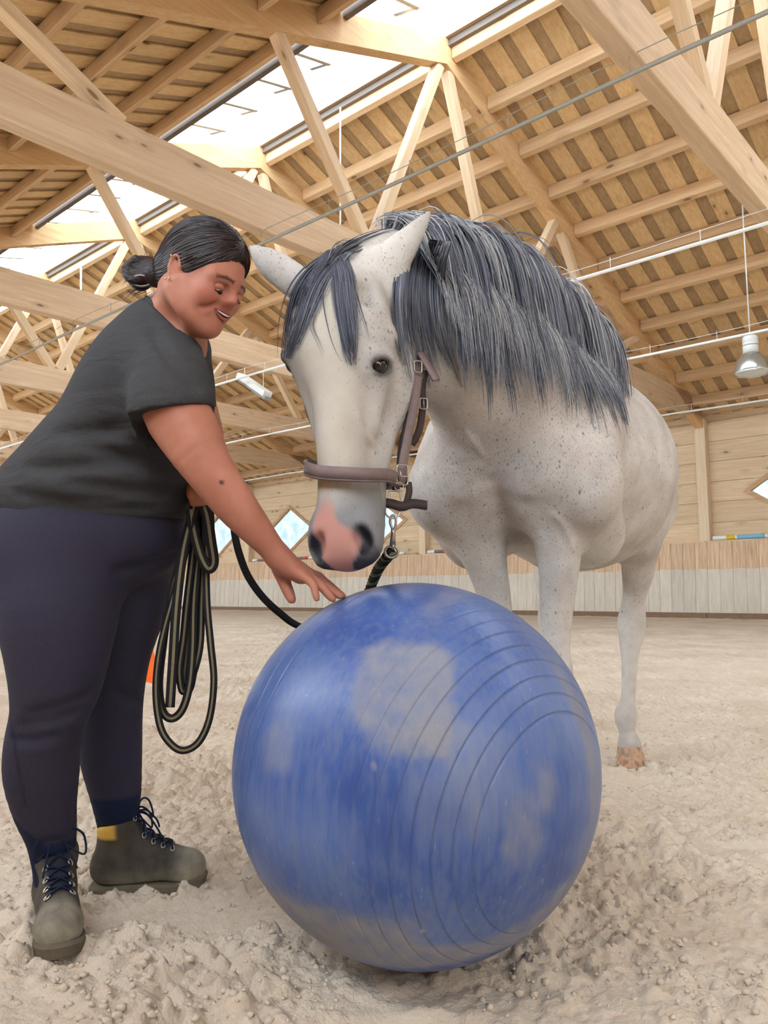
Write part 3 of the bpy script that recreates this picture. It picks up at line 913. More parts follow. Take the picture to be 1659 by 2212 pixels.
# legs: centre line in the photograph, forward distance, half width in pixels
def leg(pts, k=.035):
    P = [at(x, y, Y) for x, y, Y, r in pts]; R_ = [px(r, Y) for x, y, Y, r in pts]
    H.chain(P, R_, k); return P
fl = leg([(1176, 1060, 2.50, 88), (1196, 1130, 2.50, 64), (1205, 1190, 2.52, 50), (1207, 1240, 2.53, 42), (1202, 1312, 2.55, 36), (1200, 1400, 2.56, 31), (1200, 1456, 2.56, 37), (1200, 1490, 2.57, 28), (1200, 1560, 2.57, 22), (1200, 1650, 2.57, 22), (1200, 1690, 2.56, 29), (1198, 1732, 2.52, 23)])
frt = leg([(1006, 1060, 2.64, 84), (1026, 1135, 2.66, 64), (1042, 1188, 2.68, 52), (1056, 1240, 2.70, 41), (1072, 1310, 2.71, 33), (1082, 1400, 2.72, 30), (1086, 1440, 2.72, 34), (1088, 1470, 2.72, 26), (1088, 1540, 2.72, 21), (1088, 1640, 2.72, 21), (1088, 1680, 2.71, 27), (1086, 1718, 2.67, 22)])
hl = leg([(1392, 1060, 3.46, 66), (1384, 1120, 3.50, 46), (1381, 1190, 3.58, 38), (1378, 1235, 3.64, 34), (1370, 1290, 3.70, 24), (1365, 1338, 3.74, 29), (1364, 1362, 3.73, 28), (1361, 1400, 3.70, 21), (1360, 1440, 3.68, 16.5), (1357, 1500, 3.68, 14.5), (1355, 1522, 3.68, 17), (1352, 1546, 3.68, 24), (1353, 1568, 3.67, 19), (1356, 1588, 3.66, 17), (1359, 1606, 3.65, 25)])
hr = leg([(1262, 1060, 3.66, 66), (1232, 1120, 3.70, 50), (1206, 1190, 3.78, 42), (1190, 1250, 3.84, 36), (1188, 1300, 3.90, 24), (1190, 1345, 3.92, 28), (1192, 1400, 3.88, 18), (1192, 1490, 3.86, 14), (1192, 1535, 3.85, 21), (1192, 1575, 3.80, 16), (1192, 1592, 3.78, 22)])
H.cone(at(1352, 1335, 3.80), at(1368, 1322, 3.83), px(14, 3.7), px(10, 3.7), .03)      # point of hock
# neck
I_NECK = len(H.ops)
H.chain([at(838, 660, 1.98), at(925, 712, 2.12), at(1015, 780, 2.32), at(1095, 860, 2.50)], [.10, .145, .19, .235], .12)
H.chain([at(770, 566, 1.94), at(850, 545, 2.06), at(950, 550, 2.24), at(1050, 592, 2.44), at(1140, 664, 2.64), at(1236, 750, 2.90)], [.055, .062, .066, .07, .08, .09], .12)
H.chain([at(895, 770, 2.03), at(945, 818, 2.16), at(1000, 876, 2.32), at(1045, 950, 2.45)], [.060, .066, .085, .12], .08)
# breast furrow between the two sides
H.chain([at(1056, 1050, 2.372), at(1066, 1085, 2.38), at(1090, 1125, 2.42)], [.006, .012, .02], .05, sub=True)
H.cone(at(1095, 1140, 2.42), at(1120, 1185, 2.5), .03, .05, .05, sub=True)
I_HEAD = len(H.ops)
# head: local frame p (poll to muzzle), nn (face forwards), ss (horse's left)
P0 = at(735, 588, 1.885); P1 = at(744, 1214, 1.70)
pa = nrm(P1 - P0); HLEN = np.linalg.norm(P1 - P0); q_ = HLEN / .70
nn = np.array([-.31, -.95, 0.02]); nn = nrm(nn - pa * (nn @ pa)); ss = np.cross(nn, pa)
if ss[0] < 0: ss = -ss
def hd(s_, n_, a_): return P0 + q_ * (ss * s_ + nn * n_ + pa * a_)
HDR = np.stack([ss, nn, pa], 1)
H.chain([hd(0, -.05, .03), hd(0, -.01, .10), hd(0, .0, .20)], [q_ * .078, q_ * .092, q_ * .088], .05)
H.ell(hd(0, .005, .17), (q_ * .112, q_ * .075, q_ * .15), HDR, .05)
H.chain([hd(0, .0, .2), hd(0, .012, .33), hd(0, .010, .46), hd(0, -.004, .60)], [q_ * .088, q_ * .062, q_ * .052, q_ * .052], .05)
for sg in (1, -1):
    H.chain([hd(sg * .055, -.125, .10), hd(sg * .055, -.130, .24), hd(sg * .040, -.105, .36), hd(sg * .030, -.070, .50), hd(sg * .028, -.05, .60)], [q_ * .060, q_ * .072, q_ * .052, q_ * .042, q_ * .045], .06)
    H.ell(hd(sg * .06, -.10, .22), (q_ * .052, q_ * .115, q_ * .125), HDR, .05)           # cheek
    H.cone(hd(sg * .085, -.005, .225), hd(sg * .060, -.02, .40), q_ * .022, q_ * .014, .04)  # cheek ridge
    H.cone(hd(sg * .074, .022, .165), hd(sg * .106, .000, .195), q_ * .024, q_ * .020, .03)  # brow
    H.ell(hd(.004 + sg * .049, .006, .650), (q_ * .028, q_ * .040, q_ * .056), HDR, .03)    # nostril wing
H.ell(hd(.006, -.014, .648), (q_ * .056, q_ * .058, q_ * .068), HDR, .045)
H.ell(hd(0, -.080, .625), (q_ * .045, q_ * .040, q_ * .055), HDR, .03)                   # chin
H.cone(hd(-.035, -.058, .675), hd(.035, -.058, .675), q_ * .006, q_ * .006, .012, sub=True)
for sg in (1, -1):
    H.ell(hd(.004 + sg * .050, .040, .676), (q_ * .016, q_ * .030, q_ * .034), HDR @ np.array([[math.cos(.35 * sg), 0, math.sin(.35 * sg)], [0, 1, 0], [-math.sin(.35 * sg), 0, math.cos(.35 * sg)]]), .015, sub=True)  # nostril opening
    H.cone(hd(sg * .085, -.052, .655), hd(sg * .060, -.058, .58), q_ * .010, q_ * .004, .02, sub=True)   # mouth corner
    H.ell(hd(sg * .075, .045, .115), (q_ * .018, q_ * .02, q_ * .03), HDR, .04, sub=True)      # hollow over the eye
I_EARS = len(H.ops)
# ears
vw = nrm(P0 - CAM)
def ear(pts, fn):
    P = [at(x, y, Y) for x, y, Y, r in pts]; R_ = [px(r, Y) for x, y, Y, r in pts]
    H.chain(P, R_, .025, flat=(fn, .5))
ear([(806, 612, 1.89, 50), (834, 575, 1.89, 46), (862, 543, 1.89, 38), (892, 507, 1.89, 26), (919, 472, 1.89, 13), (938, 447, 1.89, 3)], vw)
ear([(650, 618, 1.875, 38), (616, 592, 1.87, 38), (586, 570, 1.865, 33), (559, 549, 1.86, 20), (539, 533, 1.855, 3)], vw)
I_EYES = len(H.ops)
# veins and tendons showing under the skin
VEINS = (([(1196, 1112), (1220, 1138), (1236, 1185)], .007, False), ([(772, 890), (786, 940), (806, 962)], .005, False), ([(812, 985), (804, 962), (782, 935)], .004, False),
         ([(1000, 925), (1022, 955), (1042, 985)], .012, False), ([(1226, 1240), (1230, 1320), (1228, 1400)], .006, True), ([(1062, 1190), (1066, 1240), (1072, 1280)], .006, True), ([(1348, 1330), (1352, 1362), (1350, 1395)], .006, True))
vq_, vo_ = H.hits([p for v_ in VEINS for p in v_[0]], 1.2, 5.0); vi = 0
for vp, vr, vs in VEINS:
    q3 = vq_[vi:vi + len(vp)]; vi += len(vp)
    H.chain(list(q3), [vr * .5] + [vr] * (len(vp) - 2) + [vr * .4], .025 if vs else .014, sub=vs)
# eyes: place on the surface, raise the lids, cut the slit
eye_pts = []; HH = H.part(I_HEAD)
for sg, (ex, ey) in ((1, (822, 790)), (-1, None or (0, 0))):
    if sg > 0:
        e0 = HH.hit(ex, ey)
    else:
        e0 = None
        c_ = hd(-.20, .0, .222); d_ = ss
        t = 0.0
        while HH.d(c_ + d_ * t)[0] > .001 and t < .3: t += .002
        e0 = c_ + d_ * t
    g_ = HH.grad(e0)[0]; eye_pts.append((e0, g_))
HORSE_EYES = []
for e0, g_ in eye_pts:
    up_ = nrm(-pa - g_ * (-pa @ g_)); sd_ = np.cross(up_, g_); R_ = np.stack([sd_, up_, g_], 1)
    cen = e0 - g_ * .012
    ra_ = math.radians(24); Rr = R_ @ np.array([[math.cos(ra_), -math.sin(ra_), 0], [math.sin(ra_), math.cos(ra_), 0], [0, 0, 1.0]])
    H.ell(cen, (.037, .029, .024), Rr, .03)
    H.ell(cen + g_ * .024, (.0265, .0135, .026), Rr, .005, sub=True)
    H.ell(cen + g_ * .020 - up_ * .026, (.022, .004, .008), Rr, .012, sub=True)
    H.cone(cen + g_ * .016 + up_ * .022 - sd_ * .026, cen + g_ * .017 + up_ * .024 + sd_ * .024, .007, .007, .014)
    HORSE_EYES.append((cen, R_))
n = NT('horse_coat', .75, .2)
v = n.coord((1, 1, 1))
base = n.mix(n.ramp(n.noise(v, 5, 4, .6), [(.35, 0.0), (.65, 1.0)]), srgb(178, 171, 164), srgb(213, 207, 199))
# flea-bitten specks, denser on shoulder, neck and cheeks
den = n.attr('speck')
for sc_, mul, dk in ((215, .95, .62), (120, .22, .68), (75, .03, .75)):
    cv = n.coord((1.0, 1.0, .55))
    wv_ = n.node('ShaderNodeTexNoise'); wv_.inputs['Scale'].default_value = 60; n.L.new(cv, wv_.inputs['Vector'])
    mxv = n.node('ShaderNodeVectorMath', operation='MULTIPLY_ADD'); n.L.new(wv_.outputs['Color'], mxv.inputs[0]); mxv.inputs[1].default_value = (.008, .008, .008); n.L.new(cv, mxv.inputs[2])
    vr_ = n.node('ShaderNodeTexVoronoi'); vr_.inputs['Scale'].default_value = sc_; n.L.new(mxv.outputs[0], vr_.inputs['Vector'])
    on = n.math('LESS_THAN', n.sep(vr_.outputs['Color'])[0], n.math('MULTIPLY', den, mul))
    sz = n.math('MULTIPLY', n.sep(vr_.outputs['Color'])[1], .25)
    sp = n.math('MULTIPLY', n.math('SUBTRACT', 1.0, n.math('DIVIDE', n.math('SUBTRACT', vr_.outputs['Distance'], sz), .26), True), on, True)
    base = n.mix(n.math('MULTIPLY', sp, dk), base, srgb(112, 90, 84) if sc_ > 100 else srgb(86, 70, 68))
rosy = n.math('MULTIPLY', den, n.ramp(n.noise(v, 14, 3), [(.4, 0.0), (.7, .45)]))
base = n.mix(rosy, base, srgb(190, 166, 156))
base = n.mix(n.attr('grey'), base, srgb(112, 112, 116))
base = n.mix(n.attr('dark'), base, srgb(38, 38, 46))
base = n.mix(n.attr('pink'), base, srgb(190, 136, 124))
base = n.mix(n.attr('warm'), base, srgb(186, 172, 150))
n.color(base)
fur = n.noise(n.coord((90, 90, 22)), 3, 2, .65); lump = n.noise(v, 9, 2)
n.bump(n.math('ADD', n.math('MULTIPLY', fur, .35), n.math('MULTIPLY', lump, .6)), .22, .012)
M['coat'] = n.mat
horse = tag(empty('horse', tuple(hb(.6, 0, 0))), 'flea-bitten grey horse in a leather halter lowering its head over the blue ball', 'horse')
hbody, HV = H.object('body', M['coat'], horse, .008)
loc = (HV - P0) / q_; ls = loc @ ss; ln = loc @ nn; la = loc @ pa
inhead = sstep(.30, .22, np.abs(ls)) * sstep(-.30, -.2, ln) * (la > -.05)
wob = .03 * (vnoise(ls * 30 + 50, la * 30 + 50, 3) - .5)
grey = .80 * sstep(.50, .66, la + wob + .10 * np.clip(ls / .08, -1, 1) * (ls > 0) - .05 * (ln < -.04)) * inhead
pink_c = .022 - .022 * sstep(.60, .66, la); pink_w = .018 + .020 * sstep(.61, .655, la) - .020 * sstep(.685, .72, la)
pink = (.35 + .65 * sstep(.56, .62, la)) * sstep(.44, .56, la + wob) * sstep(1.2, .8, np.abs(ls + pink_c + wob) / pink_w) * (ln > -.045) * inhead * .95
dark = np.zeros(len(HV))
for sg in (1, -1):
    e = np.stack([(ls - .004 - sg * .051) / .020, (ln - .040) / .033, (la - .676) / .037], 1); dark = np.maximum(dark, sstep(1.25, .8, np.linalg.norm(e, axis=1)))
    # lips
dark = np.maximum(dark, .85 * sstep(.680, .705, la + wob) * (1 - pink) * inhead)
dark = np.maximum(dark, .75 * sstep(-.055, -.08, ln) * sstep(.55, .60, la) * inhead)
for cen, R_ in HORSE_EYES:
    d = np.linalg.norm((HV - cen) @ R_ / np.array([.036, .030, .04]), axis=1); dark = np.maximum(dark, .72 * sstep(1.12, .8, d)); grey = np.maximum(grey, .45 * sstep(2.1, .9, d))
grey = np.maximum(grey, .25 * sstep(.06, .02, np.abs(ls - .1)) * sstep(.24, .45, la) * inhead)
grey = np.maximum(grey, .26 * sstep(.03, .07, ls) * sstep(.1, .25, la) * sstep(.62, .5, la) * inhead)
grey = np.maximum(grey, .20 * sstep(-.05, -.09, ls) * sstep(.1, .25, la) * inhead)
speck = np.full(len(HV), .34)
def blob(c, r): return sstep(1.0, .35, np.linalg.norm(HV - c, axis=1) / r)
speck = np.maximum(speck, .92 * blob(at(1180, 900, 2.5), .55)); speck = np.maximum(speck, .75 * blob(at(1030, 1000, 2.4), .42))
speck = np.maximum(speck, .8 * blob(hd(.11, -.06, .22), .24)); speck = np.maximum(speck, .7 * blob(at(1250, 780, 2.9), .5))
speck = speck * (1 - .85 * sstep(.10, .02, np.abs(ls)) * inhead * (ln > -.02))
speck *= 1 - sstep(.75, .55, HV[:, 2])
warm = .55 * sstep(.11, .03, np.abs(ls + .02)) * sstep(.02, .12, la) * sstep(.62, .5, la) * inhead * (ln > -.03)
set_attr(hbody, 'grey', np.clip(grey, 0, 1)); set_attr(hbody, 'pink', np.clip(pink, 0, 1)); set_attr(hbody, 'dark', np.clip(dark * (1 - pink * .8), 0, 1))
set_attr(hbody, 'speck', speck); set_attr(hbody, 'warm', warm)
# eyeballs
M['eye'] = plain('horse_eye', srgb(18, 14, 14), .06, .6)
for cen, R_ in HORSE_EYES:
    b = MB(); th = np.linspace(0, math.pi, 13)
    b.lathe([(.0235 * math.sin(t), -.0235 * math.cos(t)) for t in th], (0, 0, 0), 24)
    c2 = cen + R_[:, 2] * .001
    b.v = [tuple(c2 + np.array(p)) for p in b.v]
    b.build('eyeball', M['eye'], horse, True)
# hooves
n = NT('hoof_horn', .6, .3); vv = n.coord((14, 14, 1.5)); c = n.ramp(n.noise(vv, 2, 3), [(.35, srgb(150, 112, 88)), (.5, srgb(196, 156, 124)), (.7, srgb(120, 108, 106))]); n.color(c); M['hoof'] = n.mat
def hoof(c, w, dirv, hgt=.088):
    d = nrm((dirv[0], dirv[1], 0)); s_ = np.array([d[1], -d[0], 0]); b = MB(); rings = []
    for t, rs in ((0, 1.0), (.12, 1.0), (.5, .93), (.92, .82), (1.0, .74)):
        for k in range(28):
            a = 2 * math.pi * k / 28
            lx = math.cos(a) * w * rs; ly = math.sin(a) * w * 1.12 * rs
            rings.append(np.array(c) + s_ * lx + d * (ly + (1 - t) * .05 - .02) + np.array([0, 0, t * hgt]))
    b.add(rings, [(i * 28 + k, i * 28 + (k + 1) % 28, (i + 1) * 28 + (k + 1) % 28, (i + 1) * 28 + k) for i in range(4) for k in range(28)])
    b.add([np.array(c) + d * .03 + np.array([0, 0, 0])] , [])
    b.f.append(tuple(range(27, -1, -1))); b.m.append(0); b.f.append(tuple(range(4 * 28, 5 * 28))); b.m.append(0)
    return b.build('hoof', M['hoof'], horse, True)
for p, w in ((fl[-1], .062), (frt[-1], .062), (hl[-1], .064), (hr[-1], .062)):
    hoof((p[0], p[1] - .01, -.012), w, (-.15, -1))
# ---------------------------------------------------------------- mane, forelock
n = NT('mane_hair', .5, .35)
c = n.ramp(n.attr('tone'), [(0.0, srgb(58, 60, 72)), (.4, srgb(106, 108, 120)), (.75, srgb(158, 158, 164)), (1.0, srgb(204, 201, 196))])
n.color(c); M['mane'] = n.mat
def strands(name, paths, widths, tones, parent, mat):
    # paths: (N, K, 3); each strand a thin tapering three-sided thread
    N, K, _ = paths.shape
    T = np.gradient(paths, axis=1); T /= np.maximum(np.linalg.norm(T, axis=2, keepdims=True), 1e-9)
    A = np.cross(T, np.array([.3, .9, .2])); A /= np.maximum(np.linalg.norm(A, axis=2, keepdims=True), 1e-9); Bv = np.cross(T, A)
    prof = np.concatenate([np.linspace(.7, 1, 4), np.linspace(1, .12, K - 4)])
    W = widths[:, None, None] * prof[None, :, None]
    V = np.stack([paths + W * (math.cos(a) * A + math.sin(a) * Bv) for a in (0, 2.094, 4.189)], 2)   # N,K,3,3
    I = np.arange(N * K * 3).reshape(N, K, 3); q = []
    for k in range(3):
        k2 = (k + 1) % 3
        q.append(np.stack([I[:, :-1, k], I[:, :-1, k2], I[:, 1:, k2], I[:, 1:, k]], -1).reshape(-1, 4))
    P = np.array(parent.location)
    me = fast_mesh(name, V.reshape(-1, 3) - P, np.concatenate(q), mat)
    o = link(name, me, parent); set_attr(o, 'tone', np.repeat(tones, K * 3)); return o
HNECK = H.part(I_NECK, I_HEAD + 2); HNECK.ops = H.ops[1:3] + H.ops[4:6] + HNECK.ops; HHEAD = H.part(I_HEAD)
def fall(p, d, L, K, clear, grav=.30, drift=None, S=HNECK):
    out = [p.copy()]; step = (L / (K - 1))[:, None]
    for i in range(K - 1):
        d = d * .78 + np.array([0, 0, -grav]) + (drift if drift is not None else 0)
        d = d / np.linalg.norm(d, axis=1, keepdims=True)
        p = p + d * step
        D = S.d(p); m = D < clear
        if m.any():
            g = S.grad(p[m]); p[m] += g * (clear[m] - D[m])[:, None]
            dd = d[m]; dd = dd - g * np.minimum((dd * g).sum(1), 0)[:, None]; d[m] = dd / np.maximum(np.linalg.norm(dd, axis=1, keepdims=True), 1e-6)
        out.append(p.copy())
    return np.stack(out, 1)
crest = spline([at(838, 524, 2.04), at(880, 518, 2.11), at(950, 525, 2.24), at(1050, 568, 2.44), at(1140, 640, 2.64), at(1225, 715, 2.86), at(1262, 745, 2.98)], 20)
def mane(N, clumps, seed, clear0, clear1, lenf, wid, tone0, tone1):
    r = np.random.default_rng(seed)
    ct = np.sort(r.random(clumps)); cl = r.integers(0, clumps, N)
    t = np.clip(ct[cl] + r.normal(0, .006, N), 0, 1)
    idx = t * (len(crest) - 1); i0 = np.clip(idx.astype(int), 0, len(crest) - 2); f = (idx - i0)[:, None]
    p = crest[i0] * (1 - f) + crest[i0 + 1] * f
    p = p + HL_ * r.normal(.004, .014, N)[:, None] + np.array([0, 0, 1]) * r.uniform(-.005, .012, N)[:, None]
    d = np.tile(HL_ * .60 + np.array([0, 0, .26]), (N, 1)) + r.normal(0, .10, (N, 3)) + (r.normal(0, .13, (clumps, 3)))[cl] - HF * .15
    d /= np.linalg.norm(d, axis=1, keepdims=True)
    base = np.interp(t, [0, .12, .3, .55, .75, .9, 1], [.46, .54, .62, .66, .58, .44, .26])
    L = base * lenf * (.80 + .25 * r.random(clumps)[cl] + r.uniform(-.12, .1, N))
    clear = r.uniform(clear0, clear1, N)
    dr = np.array([.012, -.012, 0]) * 1.0
    pts = fall(p, d, L, 22, clear, .26, dr)
    # locks draw together and wave towards their ends
    K = pts.shape[1]; w = np.linspace(0, 1, K)
    for c_ in range(clumps):
        m = cl == c_
        if m.sum() > 1:
            mean = pts[m].mean(0, keepdims=True); pts[m] += (mean - pts[m]) * (.45 * w ** 1.5)[None, :, None]
    ph = r.uniform(0, 6.28, clumps)[cl]; am = r.uniform(.003, .011, clumps)[cl]
    wav = np.sin(w[None] * r.uniform(7, 12, clumps)[cl][:, None] + ph[:, None]) * am[:, None] * (w ** 1.6)[None]
    pts += wav[..., None] * np.array([.9, .2, 0])
    tone = np.clip(r.uniform(tone0, tone1, clumps)[cl] + r.normal(0, .13, N), 0, 1)
    return pts, wid * r.uniform(.6, 1.3, N), tone
a1 = mane(900, 70, 3, .004, .016, 1.0, .0034, .05, .35)
a2 = mane(1500, 110, 4, .014, .034, .97, .0026, .15, .70)
a3 = mane(900, 120, 5, .024, .042, .92, .0016, .40, 1.0)
mp, mw, mt = (np.concatenate(x) for x in zip(a1, a2, a3))
# forelock: locks laid on the forehead
HSKULL = H.part(I_NECK, I_EARS)
def lock(guide, n_, spread, seed, lift=.012, tone=(.05, .4), wid=.0022, S=HHEAD):
    r = np.random.default_rng(seed); K = 18
    out = []
    for i in range(n_):
        o = r.normal(0, 1); e = r.normal(0, .45); L = 1.05 - .65 * r.random() ** 1.4
        pts = []
        for j, (x, y) in enumerate(guide):
            w = j / (len(guide) - 1); pts.append((x + spread * (o * (.75 + .35 * math.sin(math.pi * w) - .5 * w * w) + e * w), y))
        sp = spline(pts, 10); q = np.linspace(0, (len(sp) - 1) * min(L, 1), K)
        out.append(np.array([sp[int(k)] for k in q]))
    XY = np.array(out); P, ok = S.hits(XY.reshape(-1, 2), 1.3, 2.3); P = P.reshape(n_, K, 3); ok = ok.reshape(n_, K)
    for i in range(n_):
        lastY = 1.85
        for k in range(K):
            if not ok[i, k]: P[i, k] = at(XY[i, k, 0], XY[i, k, 1], lastY)
            lastY = P[i, k, 1]
    to = CAM - P; P = P + to / np.linalg.norm(to, axis=2, keepdims=True) * lift * r.uniform(.5, 1.4, (n_, 1, 1))
    for _ in range(3): P[:, 1:-1] = (P[:, :-2] + 2 * P[:, 1:-1] + P[:, 2:]) / 4
    out = P
    return np.array(out), wid * r.uniform(.6, 1.3, n_), np.clip(r.uniform(*tone, n_), 0, 1)
def free_lock(guide, n_, spread, seed, tone=(.1, .6), wid=.002):
    r = np.random.default_rng(seed); out = []
    for i in range(n_):
        o = r.normal(0, spread, 3); sp = spline([at(*g) for g in guide], 6); w = np.linspace(0, 1, 18); L = r.uniform(.75, 1)
        P = np.array([sp[int(t * L * (len(sp) - 1))] for t in w]) + o * (.5 + .7 * np.sin(w * 2.6))[:, None]
        for _ in range(2): P[1:-1] = (P[:-2] + 2 * P[1:-1] + P[2:]) / 4
        out.append(P)
    return np.array(out), wid * r.uniform(.6, 1.3, n_), np.clip(r.uniform(*tone, n_), 0, 1)
fl_ = [free_lock([(722, 556, 1.84), (752, 540, 1.87), (790, 523, 1.93), (832, 508, 2.0), (865, 505, 2.06)], 130, .008, 31),
       free_lock([(712, 572, 1.82), (728, 548, 1.845), (748, 538, 1.88), (768, 534, 1.92)], 60, .008, 32),
       free_lock([(730, 545, 1.87), (712, 552, 1.84), (694, 574, 1.81), (676, 606, 1.79)], 70, .006, 33),
       lock([(724, 552), (692, 578), (662, 625), (644, 680), (630, 730), (618, 775)], 150, 13, 21, .014),
       lock([(735, 545), (700, 575), (668, 640), (646, 705), (632, 760)], 60, 14, 22, .010, (.25, .75), .0016),
       lock([(726, 555), (738, 590), (742, 650), (752, 715), (757, 760), (762, 790)], 120, 11, 23, .013),
       lock([(735, 548), (752, 600), (762, 660), (775, 720)], 26, 8, 24, .010, (.2, .6), .0015),
       lock([(742, 550), (764, 620), (783, 680), (800, 735)], 6, 2, 25, .008, (.1, .3), .0014),
       lock([(706, 570), (690, 650), (672, 700), (690, 740), (702, 775)], 4, 2, 26, .008, (.1, .3), .0012)]
mane_front = [lock([(872 + dx, 512 + dx * .1), (866 + dx * .9, 560), (858 + dx * .9, 625), (856 + dx, 690), (862 + dx * 1.1, 750), (872 + dx * 1.2 + (i % 3) * 5, 790 + (i * 37) % 50)], 42, 6, 41 + i, .010 + .004 * (i % 4), (.03 + .1 * (i % 3), .4 + .15 * (i % 3)), .0022, HSKULL) for i, dx in enumerate((0, 10, 20, 30, 42, 54, 66, 80, 96))]
mp, mw, mt = (np.concatenate([a_] + list(b_)) for a_, b_ in zip((np.array([p_[np.round(np.linspace(0, 21, 18)).astype(int)] for p_ in mp]), mw, mt), zip(*mane_front)))
strands('mane', mp, mw, mt, horse, M['mane'])
fp, fw_, ft = (np.concatenate(x) for x in zip(*fl_))
strands('forelock', fp, fw_, ft, horse, M['mane'])

# ---------------------------------------------------------------- halter
n = NT('halter_leather', .55, .35)
c = n.mix(n.noise(n.coord((1, 1, 1)), 30, 4, .6), srgb(104, 86, 84), srgb(140, 120, 116)); n.color(c); n.bump(n.noise(n.coord((1, 1, 1)), 220, 3), .2, .003); M['leather'] = n.mat
M['leather_dark'] = plain('dark_leather', srgb(58, 46, 44), .6, .3, var=.25, scale=60)
M['metal'] = plain('halter_metal', srgb(168, 160, 150), .3, .5, .85)
halter = tag(empty('halter', tuple(hd(0, -.02, .4))), 'taupe leather halter with metal fittings on the grey horse\'s head', 'halter')
def loop_pts(a0, N=40):
    out = []; nor = []
    for k in range(N):
        t = 2 * math.pi * k / N
        cs, sn = math.cos(t), math.sin(t)
        e = .86
        s_ = (.097 if cs > 0 else .084) * math.copysign(abs(cs) ** e, cs); m_ = -.030 + .108 * math.copysign(abs(sn) ** e, sn)
        p = hd(s_, m_, a0 + .008 + .026 * cs + .046 * (sn if sn > 0 else .3 * sn)); c_ = hd(0, -.03, a0)
        d = HHEAD.d(p)[0]
        if d < .006: p = p + HHEAD.grad(p)[0] * (.006 - d)
        out.append(p); nor.append(p - c_)
    return np.array(out), nor
lp, ln_ = loop_pts(.482, 48)
for _ in range(2): lp = (np.roll(lp, 1, 0) + 2 * lp + np.roll(lp, -1, 0)) / 4
nb_ = MB().strip(lp, ln_, .031, .007, closed=True).build('noseband', M['leather'], halter, True)
for o_ in (-.0135, .0135):
    MB().tube([p + pa * o_ + nrm(q) * .0035 for p, q in zip(lp, ln_)], .0016, 5, closed=True).build('stitched_edge', M['leather'], nb_, True)
def strap(pts, w, nor, name='strap', t=.005, mat='leather', nsub=8):
    sp = spline([at(*p) for p in pts], nsub)
    return MB().strip(sp, [np.array(nor, float)] * len(sp), w, t).build(name, M[mat], halter, True)
VN = (.35, -.93, 0)
cheek = strap([(865, 1052, 1.815), (869, 1010, 1.825), (877, 965, 1.84), (887, 915, 1.86), (897, 862, 1.885), (903, 812, 1.91)], .022, VN, 'cheek_strap')
strap([(872, 1040, 1.85), (866, 1000, 1.87), (872, 950, 1.88), (888, 890, 1.89)], .02, VN, 'cheek_lining', .005, 'leather_dark')
strap([(904, 815, 1.915), (903, 770, 1.95), (900, 700, 1.98), (880, 640, 2.0)], .024, VN, 'crown_strap')
strap([(908, 762, 1.935), (925, 790, 1.925), (943, 822, 1.92)], .024, (.6, -.8, .1), 'strap_end')
strap([(918, 800, 1.93), (912, 840, 1.93), (913, 880, 1.925), (905, 930, 1.90), (890, 960, 1.89)], .017, VN, 'throat_strap', .005, 'leather_dark')
far = [hd(-.085, -.10, .50), hd(-.088, -.09, .40), hd(-.10, -.09, .30), hd(-.115, -.08, .20), hd(-.10, -.07, .08)]
far = [p + HHEAD.grad(p)[0] * max(0, .006 - HHEAD.d(p)[0]) for p in spline(far, 5)]
MB().strip(far, [-ss] * len(far), .022, .005).build('cheek_strap', M['leather'], halter, True)
chin = strap([(820, 1086, 1.79), (845, 1088, 1.785), (868, 1094, 1.785), (892, 1088, 1.80), (922, 1092, 1.81)], .021, (.1, -.95, .3), 'chin_strap', .008, 'leather_dark')
strap([(882, 1042, 1.815), (884, 1062, 1.808), (878, 1086, 1.80)], .014, VN, 'chin_strap', .007, 'leather_dark')
strap([(856, 1058, 1.80), (852, 1040, 1.80)], .018, VN, 'ring_tab', .006, 'leather_dark')
def ring(c, r, tr, nor, name='ring', par=None, sq=False, ry=None):
    nor = nrm(nor); e1 = nrm(np.cross(nor, (0, 0, 1))); e2 = np.cross(nor, e1); ry = ry or r; pts = []
    for k in range(28):
        a = 2 * math.pi * k / 28; cs, sn = math.cos(a), math.sin(a); e = .35 if sq else 1
        pts.append(np.array(c) + e1 * r * math.copysign(abs(cs) ** e, cs) + e2 * ry * math.copysign(abs(sn) ** e, sn))
    return MB().tube(pts, tr, 8, closed=True).build(name, M['metal'], par or halter, True)
bk = ring(at(869, 1026, 1.805), px(13, 1.8), .0022, VN, 'buckle', None, True, px(22, 1.8))
MB().tube([at(863, 1010, 1.803), at(866, 1028, 1.80), at(868, 1042, 1.803)], .0018, 6).build('buckle_tongue', M['metal'], bk, True)
MB().tube([at(858, 1028, 1.803), at(880, 1030, 1.803)], .002, 6).build('buckle_bar', M['metal'], bk, True)
ring(at(862, 1052, 1.80), px(10, 1.8), .0022, VN, 'halter_ring')
ring(at(853, 1072, 1.795), px(13, 1.8), .0022, (.2, -.9, .3), 'halter_ring', None, True, px(13, 1.8))
ring(at(848, 1104, 1.785), px(16, 1.8), .0022, (.1, -.95, .2), 'halter_ring')
ring(at(903, 792, 1.905), px(9, 1.9), .002, VN, 'halter_ring', None, True, px(13, 1.9))
b2 = ring(at(915, 872, 1.915), px(9, 1.9), .002, VN, 'buckle', None, True, px(12, 1.9))
MB().tube([at(915, 862, 1.91), at(916, 882, 1.91)], .0016, 6).build('buckle_tongue', M['metal'], b2, True)
# ---------------------------------------------------------------- the person
person = tag(empty('person', (-.78, 2.05, 0)), 'person in dark grey t-shirt and navy breeches bending to touch the blue ball', 'person')
